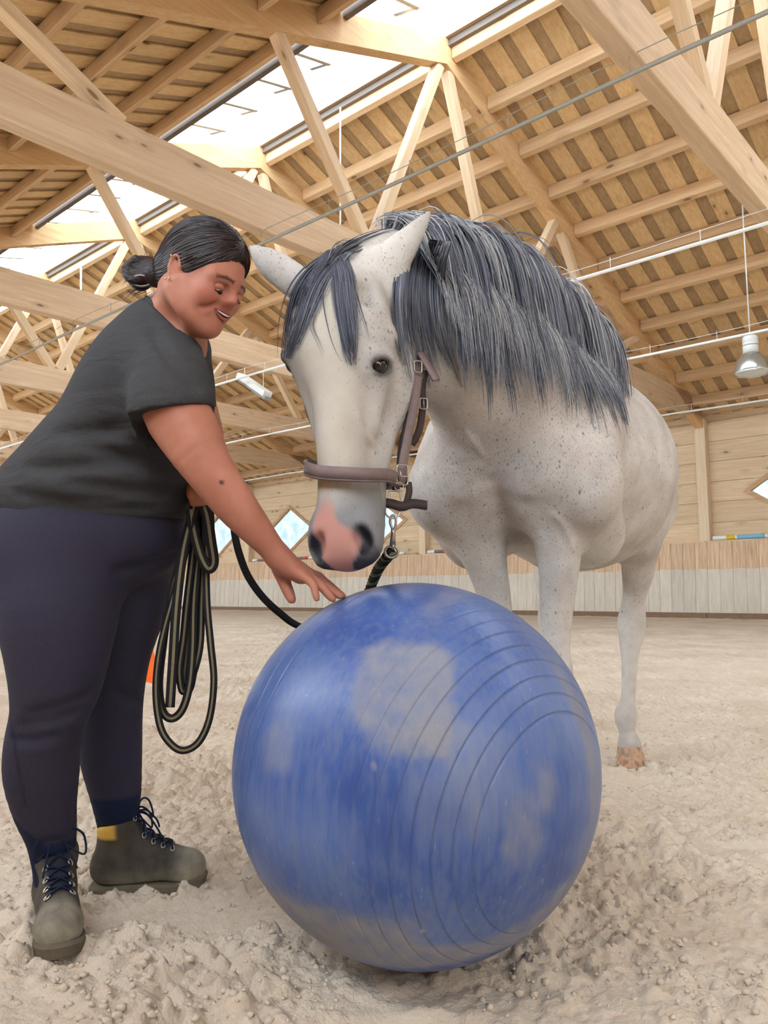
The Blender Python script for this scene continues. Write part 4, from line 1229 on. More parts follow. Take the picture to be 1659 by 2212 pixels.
# skin
HC_ = at(437, 590, 1.755)
_th, _ph = math.radians(28), math.radians(24)
fF = np.array([math.cos(_th) * math.cos(_ph), -math.cos(_th) * math.sin(_ph), -math.sin(_th)])                          # face forward
fU = np.array([math.sin(_th) * math.cos(_ph), -math.sin(_th) * math.sin(_ph), math.cos(_th)]); fR = np.cross(fF, fU)     # up, her right
def fc(f, u, r): return HC_ + fF * f + fU * u + fR * r
FR = np.stack([fF, fU, fR], 1)
W = Solid()
W.ell(fc(-.002, .030, 0), (.098, .082, .075), FR, .03)
W.ell(fc(.046, -.040, 0), (.056, .075, .058), FR, .04)
for sg in (1, -1):
    W.chain([fc(-.004, -.058, sg * .054), fc(.035, -.090, sg * .044), fc(.076, -.108, sg * .012)], [.026, .024, .019], .03)
    W.ell(fc(.070, -.038, sg * .038), (.027, .030, .026), FR, .025)
    W.cone(fc(.090, .004, sg * .012), fc(.078, .004, sg * .050), .013, .012, .02)
    W.ell(fc(.103, -.018, sg * .033), (.014, .010, .017), FR, .012, sub=True)
    W.ball(fc(.102, -.041, sg * .0140), .0090, .008)
W.ball(fc(.083, -.100, 0), .020, .02)
W.ball(fc(.045, -.104, 0), .030, .03)
W.chain([fc(.092, .000, 0), fc(.107, -.018, 0), fc(.115, -.033, 0)], [.008, .0090, .0112], .012)
W.ell(fc(.082, -.070, 0), (.019, .026, .034), FR, .02)
W.cone(fc(.100, -.054, .030), fc(.080, -.072, .044), .0015, .0015, .014, sub=True)      # smile fold
# ears
for sg in (1, -1):
    ec = fc(-.010, -.020, sg * .075); eR = np.stack([nrm(fF * .9 + fU * .15), nrm(fU * .95 - fF * .2 + fR * sg * .12), nrm(fR * sg + fF * .35)], 1)
    W.ell(ec - eR[:, 2] * .006, (.015, .027, .008), eR, .006)
    rim = [ec + eR[:, 0] * .0145 * math.cos(t) * (1.0 if math.sin(t) > -.3 else .75) + eR[:, 1] * .0285 * math.sin(t) + eR[:, 2] * (.002 - .004 * math.cos(t)) for t in np.linspace(.1, 5.3, 14)]
    W.chain(rim, [.0042] * 12 + [.0065, .006], .004)
I_WHEAD = len(W.ops)
# neck, trunk core, legs core (under the clothes)
W.chain([fc(-.030, -.055, 0), at(384, 676, 1.82), at(362, 716, 1.86)], [.060, .060, .072], .03)
W.chain([at(352, 742, 1.89), at(310, 840, 1.94), at(240, 985, 2.0), at(205, 1120, 2.05)], [.10, .12, .15, .16], .06)
W.cone(at(365, 765, 1.80), at(385, 748, 2.05), .055, .055, .05)
# right arm reaching to the ball
def chainp(S, pts, k=.03, **kw):
    P = [at(x, y, Y) for x, y, Y, r in pts]; S.chain(P, [px(r, Y) for x, y, Y, r in pts], k, **kw); return P
chainp(W, [(366, 790, 1.76, 60), (378, 878, 1.725, 73), (415, 950, 1.71, 66), (448, 1008, 1.70, 55), (474, 1045, 1.70, 50), (506, 1088, 1.705, 46), (544, 1134, 1.715, 38), (578, 1174, 1.73, 30), (602, 1204, 1.74, 25.5)], .03)
# hand
chainp(W, [(602, 1204, 1.745, 24), (624, 1222, 1.748, 25), (650, 1240, 1.755, 22)], .02)
for kx, ky, kY in ((652, 1243, 1.728), (666, 1245, 1.748), (678, 1245, 1.772), (686, 1247, 1.795)):
    W.cone(at(618, 1220, 1.75 + (kY - 1.75) * .5), at(kx, ky, kY), px(18, 1.75), px(11.5, 1.75), .014)
FING = [[(652, 1243, 1.728, 11.5), (675, 1261, 1.720, 9.6), (681, 1280, 1.716, 8.6), (684, 1294, 1.714, 7.2)],
        [(666, 1245, 1.748, 12), (694, 1267, 1.740, 10.5), (709, 1284, 1.736, 9.4), (719, 1294, 1.733, 8)],
        [(678, 1245, 1.772, 12), (706, 1265, 1.764, 10.5), (724, 1280, 1.758, 9.4), (735, 1288, 1.752, 8)],
        [(686, 1247, 1.795, 12), (712, 1266, 1.790, 10.3), (729, 1280, 1.784, 9.2), (740, 1287, 1.778, 8)]]
for f in FING: chainp(W, f, .008)
chainp(W, [(604, 1226, 1.772, 19), (613, 1254, 1.778, 14.5), (623, 1279, 1.772, 12.5), (630, 1295, 1.766, 10)], .012)
# left arm behind, hand closed round the rope
chainp(W, [(392, 762, 2.08, 48), (420, 860, 2.10, 44), (446, 950, 2.08, 38), (440, 1005, 2.02, 32), (430, 1040, 1.99, 25)], .03)
chainp(W, [(430, 1040, 1.99, 24), (427, 1062, 1.985, 26)], .015)
for i in range(4):
    chainp(W, [(440 - i * 1, 1052 + i * 8, 1.975, 9), (446, 1058 + i * 8, 1.945, 9), (432, 1062 + i * 8, 1.93, 8.5), (418, 1064 + i * 8, 1.94, 8)], .006)
chainp(W, [(428, 1050, 1.97, 11), (416, 1058, 1.945, 10), (412, 1072, 1.93, 8.5)], .008)
NEAR_LEG = [(150, 1170, 1.99, 118), (134, 1240, 1.96, 128), (128, 1320, 1.93, 124), (126, 1400, 1.915, 108), (122, 1470, 1.91, 94), (108, 1540, 1.91, 79), (92, 1610, 1.93, 76), (90, 1670, 1.95, 75), (97, 1740, 1.97, 63), (110, 1800, 1.985, 51), (116, 1860, 2.0, 43), (118, 1915, 2.0, 40)]
FAR_LEG = [(285, 1180, 2.14, 92), (274, 1300, 2.14, 85), (253, 1400, 2.15, 73), (243, 1480, 2.16, 67), (238, 1550, 2.17, 66), (240, 1630, 2.18, 63), (250, 1710, 2.19, 52), (255, 1780, 2.20, 41), (257, 1840, 2.20, 38)]
for LG in (NEAR_LEG, FAR_LEG): chainp(W, [(x, y, Y, r * .72) for x, y, Y, r in LG], .05)
n = NT('skin', .52, .35)
v = n.coord((1, 1, 1)); f = n.noise(v, 9, 4, .6)
c = n.mix(n.ramp(f, [(.35, 0.0), (.7, 1.0)]), srgb(170, 108, 86), srgb(190, 126, 102))
c = n.mix(n.math('MULTIPLY', n.attr('lip'), .75), c, srgb(150, 76, 74)); c = n.mix(n.math('MULTIPLY', n.attr('flush'), .5), c, srgb(178, 98, 84))
c = n.mix(n.math('MULTIPLY', n.attr('brow'), .85), c, srgb(50, 36, 32))
c = n.mix(n.attr('mole'), c, srgb(84, 48, 38))
n.color(c); n.b.inputs['Subsurface Weight'].default_value = .12; n.b.inputs['Subsurface Radius'].default_value = (.012, .005, .003)
n.bump(n.math('ADD', n.noise(v, 160, 3), n.noise(v, 40, 2)), .06, .004); M['skin'] = n.mat
wbody, WV_ = W.object('body', M['skin'], person, .0046, 1)
lc = (WV_ - HC_) @ FR
near_h = (np.abs(lc) < .16).all(1)
lip = np.zeros(len(WV_))
flush = near_h * sstep(.045, .015, np.linalg.norm(lc - np.array([.085, -.045, .045]), axis=1)) + near_h * sstep(.03, .01, np.linalg.norm(lc - np.array([.112, -.038, 0]), axis=1))
bz = .008 - .30 * np.clip(np.abs(lc[:, 2]) - .034, 0, 1) + .10 * np.clip(.03 - np.abs(lc[:, 2]), 0, 1) * -1
brow = near_h * (lc[:, 0] > .055) * sstep(.0050, .0025, np.abs(lc[:, 1] - bz)) * (np.abs(lc[:, 2]) > .012) * (np.abs(lc[:, 2]) < .056)
mo = W.hit(479, 1042); mole = sstep(.008, .004, np.linalg.norm(WV_ - (mo if mo is not None else 0), axis=1))
set_attr(wbody, 'lip', lip); set_attr(wbody, 'flush', flush); set_attr(wbody, 'brow', brow); set_attr(wbody, 'mole', mole)
# eyes, lids, teeth, nails
M['eyewhite'] = plain('eye_white', srgb(226, 218, 212), .2, .5); M['iris'] = plain('iris', srgb(48, 32, 24), .15, .5); M['lash'] = plain('lashes', srgb(28, 20, 20), .6, .2); M['teeth'] = plain('teeth', srgb(236, 232, 224), .25, .5)
def sphere(c, r, name, mat, par, sx=(1, 1, 1), R=np.eye(3)):
    th = np.linspace(0, math.pi, 13); b = MB().lathe([(math.sin(t), -math.cos(t)) for t in th], (0, 0, 0), 20)
    b.v = [tuple(np.array(c) + R @ (np.array(p) * r * np.array(sx))) for p in b.v]; return b.build(name, mat, par, True)
for sg in (1, -1):
    e = sphere(fc(.0875, -.0205, sg * .033), .0118, 'eyeball', M['eyewhite'], person)
    sphere(fc(.0930, -.0265, sg * .0325), .0078, 'iris', M['iris'], e)
    S_ = Solid(); S_.ell(fc(.087, -.0175, sg * .033), (.0138, .0112, .0155), FR, .004); S_.plane(fc(.0875, -.0265, sg * .033), -fU + fF * .25, .003)
    S_.object('eyelid', M['skin'], person, .0016, 1)
    MB().tube([fc(.091, -.0235, sg * .018), fc(.1020, -.0275, sg * .031), fc(.096, -.0265, sg * .049)], [.0007, .0017, .0010], 6).build('lashes', M['lash'], person, True)
WHEAD = W.part(0, I_WHEAD)
def onface(u_, r_):                            # point of the face surface at height u_, sideways r_
    p = fc(.14, u_, r_)
    for _ in range(60):
        q = WHEAD.d(p)[0]
        if q < .0004: break
        p = p - fF * q * .8
    return p
M['lip'] = plain('lips', srgb(158, 84, 80), .4, .4); M['mouth'] = plain('mouth_inside', srgb(60, 22, 24), .6, .2)
rr = np.linspace(-.029, .029, 15); kk = rr / .029
def mouth_line(u0, bend, rad, name, mat, dep, span=1.0):
    P = [onface(u0 + bend * k * k, r_ * span) + fF * dep for r_, k in zip(rr, kk)]
    MB().tube(P, [max(.0006, rad * (1 - .8 * k * k)) for k in kk], 8).build(name, mat, person, True)
mouth_line(-.0700, .0050, .0056, 'mouth', M['mouth'], -.0012)
mouth_line(-.0676, .0030, .0034, 'teeth', M['teeth'], .0012, .82)
mouth_line(-.0625, .0000, .0034, 'lip', M['lip'], .0014)
mouth_line(-.0775, .0125, .0046, 'lip', M['lip'], .0016)
M['nail'] = plain('nail', srgb(222, 168, 150), .3, .5)
M['gold'] = plain('gold', srgb(226, 196, 150), .2, .5, 1.0)
for du, df in ((-.030, -.004), (-.026, .006), (.022, -.014)):
    sphere(fc(-.010 + df, -.020 + du, .085), .0026, 'earring', M['gold'], person)
# hair: cap drawn back to a low bun
n = NT('dark_hair', .42, .4)
v = n.coord((1, 1, 1)); st_ = n.noise(n.coord((26, 60, 60)), 3, 4, .6, .6)
n.color(n.mix(n.ramp(st_, [(.35, 0.0), (.7, 1.0)]), srgb(24, 18, 20), srgb(62, 48, 48))); n.bump(st_, .5, .006); M['hair'] = n.mat
Hs = Solid()
Hs.ell(fc(-.006, .034, 0), (.108, .092, .085), FR, .03)
Hs.ell(fc(-.068, -.018, 0), (.052, .058, .064), FR, .03)
Hs.plane(fc(.098, .060, 0), nrm(fF * .77 - fU * .64), .014)
Hs.ell(fc(.012, -.048, .085), (.036, .026, .04), FR, .012, sub=True)
Hs.ell(fc(.012, -.048, -.085), (.036, .026, .04), FR, .012, sub=True)
Hs.ell(fc(-.010, -.016, .090), (.017, .030, .018), FR, .008, sub=True)
Hs.chain([fc(.110, .062, .004), fc(.075, .108, .010), fc(.02, .128, .012)], [.003, .004, .003], .012, sub=True)     # parting
hair, HVv = Hs.object('hair', M['hair'], person, .0045, 1)
r = np.random.default_rng(12); bun0 = (at(326, 588, 1.79) - HC_) @ FR; hs = []; ht = []
while len(hs) < 1500:
    q = np.array([r.uniform(-.06, .12), r.uniform(-.03, .13), r.uniform(-.09, .09)])
    d = (q - np.array([-.006, .034, 0])) / np.array([.108, .092, .085]); q = np.array([-.006, .034, 0]) + np.array([.108, .092, .085]) * d / np.linalg.norm(d)
    if q[1] < .0 and q[0] > -.02: continue
    side = .012 * math.copysign(1, q[2]); L = r.uniform(.5, 1.0); pts = []
    for w in np.linspace(0, 1, 14):
        p = q * (1 - w * L) + np.array([bun0[0] + .02, bun0[1], bun0[2] * .0 + side]) * (w * L)
        dd = (p - np.array([-.006, .034, 0])) / np.array([.108, .092, .085]); k = np.linalg.norm(dd)
        if k < 1.0: p = np.array([-.006, .034, 0]) + np.array([.108, .092, .085]) * dd / max(k, .05)
        pts.append(HC_ + FR @ p)
    hs.append(pts); ht.append((r.random(), r.uniform(.0004, .0022)))
hs = np.array(hs); ht = np.array(ht); fl_h = hs.reshape(-1, 3); D = Hs.d(fl_h); g = Hs.grad(fl_h)
hs = (fl_h - g * (D - np.repeat(ht[:, 1], 14))[:, None]).reshape(hs.shape); ok_ = D.reshape(-1, 14)[:, 0] < .012
hs = hs[ok_]; ht = ht[ok_, 0]
hp_ = np.array(hs)
for _ in range(2): hp_[:, 1:-1] = (hp_[:, :-2] + 2 * hp_[:, 1:-1] + hp_[:, 2:]) / 4
M['hair_strand'] = NT('hair_strand', .35, .45); M['hair_strand'].color(M['hair_strand'].ramp(M['hair_strand'].attr('tone'), [(0.0, srgb(20, 16, 18)), (1.0, srgb(78, 60, 58))])); M['hair_strand'] = M['hair_strand'].mat
strands('hair_strands', hp_, np.full(len(hp_), .0011), np.array(ht), person, M['hair_strand'])
Bs = Solid(); bc = at(303, 591, 1.80)
Bs.ell(bc, (.034, .034, .042), None, .01)
Bs.chain([at(325, 580, 1.79), at(340, 590, 1.78)], [.026, .034], .02)
Bs.chain([bc + np.array([.0, -.033, .022]), bc + np.array([-.026, -.024, .0]), bc + np.array([-.008, -.030, -.028]), bc + np.array([.024, -.026, -.012])], [.010, .012, .011, .008], .006)
Bs.object('hair_bun', M['hair'], person, .0045, 1)
r = np.random.default_rng(9); hp = []
for i in range(46):
    a = bc + r.normal(0, .018, 3) + np.array([-.01, 0, .012]); d = np.array([-.02 * r.random() - .004, 0, r.normal(.0, .014)])
    if i % 3 == 0: a = at(300 + r.uniform(-20, 30), 628 + r.uniform(-4, 6), 1.79); d = np.array([-.014, 0, -.004 + r.normal(0, .004)])
    if i % 3 == 1: a = at(325 + r.uniform(-12, 12), 556 + r.uniform(-4, 8), 1.79); d = np.array([-.006, 0, .012 + r.normal(0, .004)])
    w = np.linspace(0, 1, 10)[:, None]; hp.append(a + d * w * 1.6 + np.array([0, 0, -.006]) * w * w + np.array([.004, 0, .003]) * np.sin(w * 5 + i))
strands('stray_hair', np.array(hp), np.full(len(hp), .0006), np.full(len(hp), .1), person, M['hair'])
MB().tube([bc + np.array([.012, -.030, -.030]) + np.array([.022 * math.cos(t), -.008 * math.sin(t), .010 * math.sin(t)]) for t in np.linspace(0, 6.28, 20, endpoint=False)], .0025, 6, closed=True).build('hair_clip', M['metal'], person, True)
# parted front lock
# t-shirt
T = Solid()
sp_ = nrm(at(352, 735, 1.88) - at(225, 1000, 2.01)); sY = np.array([-.05, 1.0, .0]); sY = nrm(sY - sp_ * (sY @ sp_)); sX = np.cross(sY, sp_)
TR = np.stack([sX, sY, sp_], 1)
T.ell(at(196, 1078, 2.04), (.255, .225, .14), None, .04)
T.ell(at(240, 1018, 2.02), (.212, .21, .16), None, .08)
T.ell(at(282, 930, 1.985), (.158, .205, .20), TR, .10)
T.ell(at(316, 815, 1.935), (.135, .205, .17), TR, .08)
T.ell(at(345, 752, 1.905), (.085, .17, .09), TR, .06)
T.ell(at(352, 880, 1.95), (.10, .15, .12), TR, .08)
chainp(T, [(345, 712, 1.865, 70), (376, 690, 1.84, 72)], .04)
chainp(T, [(350, 755, 1.83, 70), (364, 800, 1.77, 84), (371, 850, 1.733, 93), (372, 912, 1.722, 97)], .06)
chainp(T, [(385, 760, 2.06, 66), (392, 820, 2.09, 54), (396, 860, 2.09, 54)], .05)
adir = nrm(at(400, 905, 1.72) - at(366, 800, 1.765))
T.plane(at(200, 1134, 2.04), (0.02, -.0, -1), .012)
for a, b, ra in (((120, 935, 1.80), (330, 905, 1.76), .010), ((60, 1010, 1.82), (300, 985, 1.80), .010), ((150, 1045, 1.80), (400, 1060, 1.82), .009), ((40, 1070, 1.82), (250, 1085, 1.80), .008), ((180, 960, 1.78), (380, 1010, 1.83), .010), ((70, 1095, 1.8), (330, 1100, 1.8), .008), ((330, 720, 1.8), (430, 840, 1.72), .006)):
    pa_, pb_ = at(*a), at(*b); pts = []
    for w in np.linspace(0, 1, 6):
        x = a[0] + (b[0] - a[0]) * w; y = a[1] + (b[1] - a[1]) * w + 10 * math.sin(w * 3.1)
        h_ = T.hit(x, y, 1.2, 2.6)
        if h_ is not None: pts.append(h_)
    if len(pts) > 2: T.chain(pts, [ra * .5] + [ra * 1.25] * (len(pts) - 2) + [ra * .4], .026, sub=True)
n = NT('tshirt_cotton', .9, .15)
v = n.coord((1, 1, 1)); wv = n.noise(n.coord((1, 1, 1)), 420, 2); fo = n.noise(n.coord((2.2, 2.2, 7)), 2.2, 3, .55, .5)
n.color(n.mix(wv, srgb(54, 53, 55), srgb(78, 77, 78))); n.bump(n.math('ADD', n.math('MULTIPLY', wv, .08), fo), .5, .03); M['tshirt'] = n.mat
# sleeve hem and neckline
h1, h2 = at(285, 903, 1.72), at(462, 877, 1.72); hn = nrm(np.cross(h2 - h1, np.array([0, 1.0, .10]))); hn = hn if hn[2] < 0 else -hn
T.cut(h1, hn, at(378, 905, 1.715), at(425, 985, 1.70), .112)
c1_, c2_ = at(306, 634, 1.86), at(427, 752, 1.86); cn = nrm(np.cross(c2_ - c1_, np.array([0.10, 1.0, 0]))); cn = cn if cn[2] > 0 else -cn
T.cut(c1_, cn, at(385, 665, 1.84), at(400, 640, 1.82), .125)
shirt, TV = T.object('t_shirt', M['tshirt'], person, .0068, 1)
def rib(axis_p, n_, r0, name, w=.006, S=T, off=.0, N=48):
    e1 = nrm(np.cross(n_, (0, 1, .2))); e2 = np.cross(n_, e1); pts = []
    for k in range(N):
        d = math.cos(2 * math.pi * k / N) * e1 + math.sin(2 * math.pi * k / N) * e2; ts = np.linspace(.02, .2, 60)
        q = axis_p + d * ts[:, None] + n_ * off; D = S.d(q - n_ * .006); i = np.where(D < 0)[0]
        if len(i): pts.append(q[i[-1]] if name == 'sleeve_hem' else q[min(i[-1], 45)])
    pts = np.array(pts)
    for _ in range(3): pts = (np.roll(pts, 1, 0) + 2 * pts + np.roll(pts, -1, 0)) / 4
    MB().tube(pts, w, 6, closed=True).build(name, M['tshirt'], shirt, True)
nb0 = at(368, 694, 1.852); nb0 = nb0 - cn * ((nb0 - c1_) @ cn)
ring_ = []
for k in range(40):
    e1 = nrm(c2_ - c1_); e2 = np.cross(cn, e1); a_ = 2 * math.pi * k / 40
    ring_.append(nb0 + e1 * .073 * math.cos(a_) + e2 * .078 * math.sin(a_) + cn * .001)
MB().tube(ring_, .007, 8, closed=True).build('neckband', M['tshirt'], person, True)
# breeches
B = Solid()
B.ell(at(200, 1150, 2.05), (.245, .215, .17), None, .05)
B.ell(at(95, 1200, 2.03), (.15, .19, .15), None, .08)
chainp(B, NEAR_LEG[:-1] + [(117, 1890, 2.0, 41)], .06)
chainp(B, FAR_LEG[:-1] + [(256, 1815, 2.20, 40)], .03)
for (x0, y0), (x1, y1), ra in (((60, 1545), (200, 1500), .008), ((45, 1570), (180, 1535), .008), ((30, 1600), (120, 1590), .007), ((70, 1860), (155, 1845), .006), ((80, 1880), (155, 1872), .006), ((95, 1820), (158, 1810), .005),
                            ((250, 1490), (305, 1515), .008), ((215, 1790), (295, 1780), .006), ((250, 1235), (380, 1200), .012)):
    pts = [B.hit(x0 + (x1 - x0) * w, y0 + (y1 - y0) * w + 6 * math.sin(3.1 * w), 1.2, 2.8) for w in np.linspace(0, 1, 6)]; pts = [p for p in pts if p is not None]
    if len(pts) > 2: B.chain(pts, [ra * .4] + [ra] * (len(pts) - 2) + [ra * .4], .022, sub=True)
n = NT('breeches_fabric', .8, .2)
v = n.coord((1, 1, 1)); wv = n.noise(v, 380, 2); fo = n.noise(n.coord((5, 5, 3)), 2, 3)
c = n.mix(wv, srgb(42, 40, 54), srgb(62, 58, 74)); c = n.mix(n.attr('cuff'), c, srgb(26, 34, 58)); c = n.mix(n.math('MULTIPLY', n.attr('seam'), .7), c, srgb(28, 28, 44)); n.color(c)
n.bump(n.math('ADD', n.math('MULTIPLY', wv, .08), fo), .25, .02); M['breeches'] = n.mat
breech, BV = B.object('breeches', M['breeches'], person, .007, 1)
def topix(V):
    d = V - CAM; z = d @ FW; return CX + FPX * (d @ RT) / z, CY - FPX * (d @ UP) / z
bx_, by_ = topix(BV); nearleg = BV[:, 1] < 2.08
zz = BV[:, 2]
cuff = np.where(nearleg, sstep(.0, .012, (.31 - .9 * np.clip(BV[:, 0] + .93, 0, .12)) - zz), sstep(0, .01, .255 - zz))
seam = np.where(nearleg, np.exp(-((BV[:, 0] - (-.905 + .06 * np.sin(zz * 5))) / .004) ** 2) * (BV[:, 1] < 1.93) * (zz > .3), 0)
set_attr(breech, 'cuff', cuff); set_attr(breech, 'seam', np.clip(seam, 0, 1))

# boots
n = NT('boot_leather', .7, .25)
v = n.coord((1, 1, 1)); f = n.noise(v, 16, 5, .65); c = n.mix(n.ramp(f, [(.3, 0.0), (.7, 1.0)]), srgb(40, 34, 30), srgb(70, 62, 52)); c = n.mix(n.math('MULTIPLY', n.attr('dust'), n.ramp(n.noise(v, 30, 4), [(.25, .5), (.6, 1.0)])), c, srgb(164, 156, 138)); c = n.mix(n.attr('tongue'), c, srgb(26, 34, 52)); c = n.mix(n.attr('collar'), c, srgb(214, 170, 74))
n.color(c); n.bump(n.math('ADD', f, n.noise(v, 150, 3)), .3, .006); M['boot'] = n.mat
M['sole'] = plain('boot_sole', srgb(110, 102, 88), .9, .1, var=.25, scale=40); M['lace'] = plain('boot_lace', srgb(24, 32, 56), .8, .2); M['eyelet'] = plain('eyelet', srgb(190, 186, 176), .3, .5, .8)
def boot(heel, toe, leg_top, scale=1.0):
    heel = np.array([*heel, 0.0]); toe = np.array([*toe, 0.0]); d = nrm(toe - heel); s_ = np.array([d[1], -d[0], 0]); Lb = np.linalg.norm(toe - heel) / .29
    def L(x, y, z): return heel + Lb * (d * x + s_ * y) + np.array([0, 0, z])
    root = empty('boot', tuple(np.array(L(.13, 0, 0)) - np.array(person.location)), 0, person)
    S = Solid()
    S.chain([L(.045, 0, .060), L(.12, 0, .062), L(.19, .0, .054), L(.243, .004, .046)], [.044, .046, .046, .042], .03)
    S.ell(L(.235, .004, .046), (.055, .053, .044), np.stack([d, s_, np.array([0, 0, 1.0])], 1), .02)
    S.ell(L(.10, 0, .045), (.10, .042, .04), np.stack([d, s_, np.array([0, 0, 1.0])], 1), .02)
    S.chain([L(.055, 0, .075), L(.062, 0, .13), np.array(leg_top) * .5 + L(.064, 0, .19) * .5], [.047, .050, .055], .03)
    S.cone(L(.10, 0, .13), L(.19, 0, .075), .036, .030, .03)
    S.plane(L(.06, 0, .178), nrm(np.array([0, 0, 1.0]) - d * .22), .008)
    S.plane(L(0, 0, .018), (0, 0, -1), .006)
    up, V = S.object('upper', M['boot'], root, .005, 1)
    lx = ((V - heel) @ d) / Lb; ly = ((V - heel) @ s_) / Lb; lz = V[:, 2]
    set_attr(up, 'dust', np.clip(.62 * sstep(.19, .25, lx) + .35 * sstep(.07, .02, lz) + .10, 0, 1))
    set_attr(up, 'tongue', .8 * sstep(.028, .020, np.abs(ly)) * sstep(.085, .105, lx - (.13 - lz) * .0) * sstep(.205, .185, lx) * (lz > .075))
    set_attr(up, 'collar', sstep(.138, .145, lz) * sstep(.075, .06, lx + (lz - .15) * .1))
    b = MB(); ol = [(0.0, 0), (.006, .026), (.03, .038), (.09, .036), (.15, .042), (.21, .052), (.255, .046), (.283, .028), (.292, 0)]
    ol = ol + [(x, -y) for x, y in ol[-2:0:-1]]; sp = spline(ol, 4, True); N_ = len(sp); rings = []
    for z, k in ((-.004, .97), (.012, 1.0), (.022, 1.02), (.03, .97)):
        for x, y in sp: rings.append(L(.146 + (x - .146) * k, y * k, z - .012 + .014 * max(0, (x - .22) / .07)))
    b.add(rings, [(i * N_ + j, i * N_ + (j + 1) % N_, (i + 1) * N_ + (j + 1) % N_, (i + 1) * N_ + j) for i in range(3) for j in range(N_)])
    b.f.append(tuple(range(N_ - 1, -1, -1))); b.m.append(0); b.f.append(tuple(range(3 * N_, 4 * N_))); b.m.append(0)
    b.build('sole', M['sole'], root, False)
    # toe seam, laces, eyelets
    def surf(x, y):
        p = L(x, y, .30)
        for _ in range(60):
            q = S.d(p)[0]
            if q < .001: break
            p = p - np.array([0, 0, 1]) * q * .8
        return p
    la = []
    for i in range(5):
        x = .205 - i * .024
        a, c_ = surf(x, .024), surf(x - .004, -.024)
        for y_, p in ((.026, a), (-.026, c_)):
            g = S.grad(p)[0]; e1 = nrm(np.cross(g, d)); e2 = np.cross(g, e1)
            MB().tube([p + g * .003 + .006 * (math.cos(t) * e1 * 1.3 + math.sin(t) * e2 * .8) for t in np.linspace(0, 6.28, 12, endpoint=False)], .0018, 6, closed=True).build('eyelet', M['eyelet'], root, True)
        x2 = x - .024; e_ = surf(x2, -.024) if i < 4 else surf(x - .01, -.02)
        for A_, B_ in ((a, e_), (c_, surf(x2, .024) if i < 4 else surf(x - .01, .02))):
            mid = (A_ + B_) / 2; g = S.grad(mid)[0]; dm = S.d(mid)[0]
            MB().tube(spline([A_ + S.grad(A_)[0] * .004, mid + g * (.006 - dm), B_ + S.grad(B_)[0] * .004], 4), .0028, 6).build('lace', M['lace'], root, True)
    k0 = surf(.108, 0) + np.array([0, 0, .008])
    for pts in ([(0, 0, 0), (.02, .03, .020), (.045, .052, .008), (.050, .050, -.03), (.02, .022, -.012), (0, 0, 0)], [(0, 0, 0), (.014, -.03, .026), (.03, -.056, .012), (.04, -.058, -.03), (.02, -.02, -.01), (0, 0, 0)],
                [(0, 0, 0), (.03, .018, .0), (.06, .030, -.035), (.075, .036, -.06)], [(0, 0, 0), (.026, -.012, .0), (.052, -.03, -.03), (.06, -.04, -.055)]):
        w = [k0 + d * a + s_ * b_ + np.array([0, 0, c_]) for a, b_, c_ in pts]
        w = [p + S.grad(p)[0] * max(0, .005 - S.d(p)[0]) for p in spline(w, 6)]
        MB().tube(w, .0026, 6).build('lace', M['lace'], root, True)
    sphere(k0, .008, 'lace_knot', M['lace'], root, (1, 1.3, .8))
    return root
boot((-.855, 2.075), (-.715, 1.795), at(118, 1880, 2.0))
boot((-.80, 2.185), (-.50, 2.235), at(257, 1800, 2.2))
# ---------------------------------------------------------------- lead rope
M['web_dark'] = plain('rope_black', srgb(30, 28, 30), .75, .25, var=.3, scale=120)
M['web_tan'] = plain('rope_tan_stripe', srgb(128, 116, 90), .8, .2, var=.15, scale=120)
rope = tag(empty('lead_rope', tuple(at(425, 1075, 1.97))), 'black and tan flat lead rope coiled in the far hand and clipped to the halter', 'rope')
def ribbon(pts, Y0, Y1, name, w=19, nor=None, dark=0):
    sp = spline([(x, y, Y0 + (Y1 - Y0) * i / (len(pts) - 1)) for i, (x, y) in enumerate(pts)], 7)
    P = [at(*p) for p in sp]; N_ = []
    for i, p in enumerate(P): N_.append(nor if nor is not None else (.35 * math.sin(i * .13 + len(pts)), -1, .1))
    MB().strip(P, N_, px(w, 1.98), .0045, cols=[(.36, 0), (.28, 1), (.36, 0)]).build(name, [M['web_dark'], M['web_tan']], rope, True)
ribbon([(430, 1068), (412, 1150), (374, 1290), (346, 1400), (337, 1490), (346, 1568), (370, 1608), (398, 1621), (430, 1602), (453, 1550), (462, 1470), (455, 1390), (447, 1300), (444, 1180), (438, 1072)], 1.955, 1.985, 'coil_loop', 15)
ribbon([(426, 1068), (402, 1160), (366, 1300), (351, 1400), (344, 1480), (352, 1536), (372, 1552), (394, 1532), (409, 1480), (416, 1400), (419, 1300), (430, 1170), (435, 1072)], 1.965, 1.995, 'coil_loop', 17)
ribbon([(431, 1068), (416, 1200), (404, 1300), (396, 1380), (388, 1445), (394, 1492), (408, 1478), (425, 1430), (433, 1380), (435, 1300), (439, 1180), (440, 1072)], 1.98, 2.01, 'coil_loop', 16)
ribbon([(428, 1068), (398, 1180), (382, 1300), (374, 1420), (367, 1528)], 1.95, 1.95, 'coil_end', 20)
ribbon([(436, 1070), (420, 1180), (412, 1300), (404, 1400), (398, 1470), (408, 1490), (418, 1450), (426, 1380), (428, 1300), (432, 1180), (436, 1072)], 2.0, 2.02, 'coil_loop', 17)
ribbon([(428, 1066), (446, 1110), (456, 1170), (462, 1215), (450, 1228), (434, 1200), (420, 1150), (412, 1100)], 1.94, 1.95, 'coil_wrap', 22)
ribbon([(414, 1072), (428, 1062), (444, 1075), (450, 1130), (448, 1200), (440, 1230)], 1.93, 1.96, 'coil_wrap', 26)
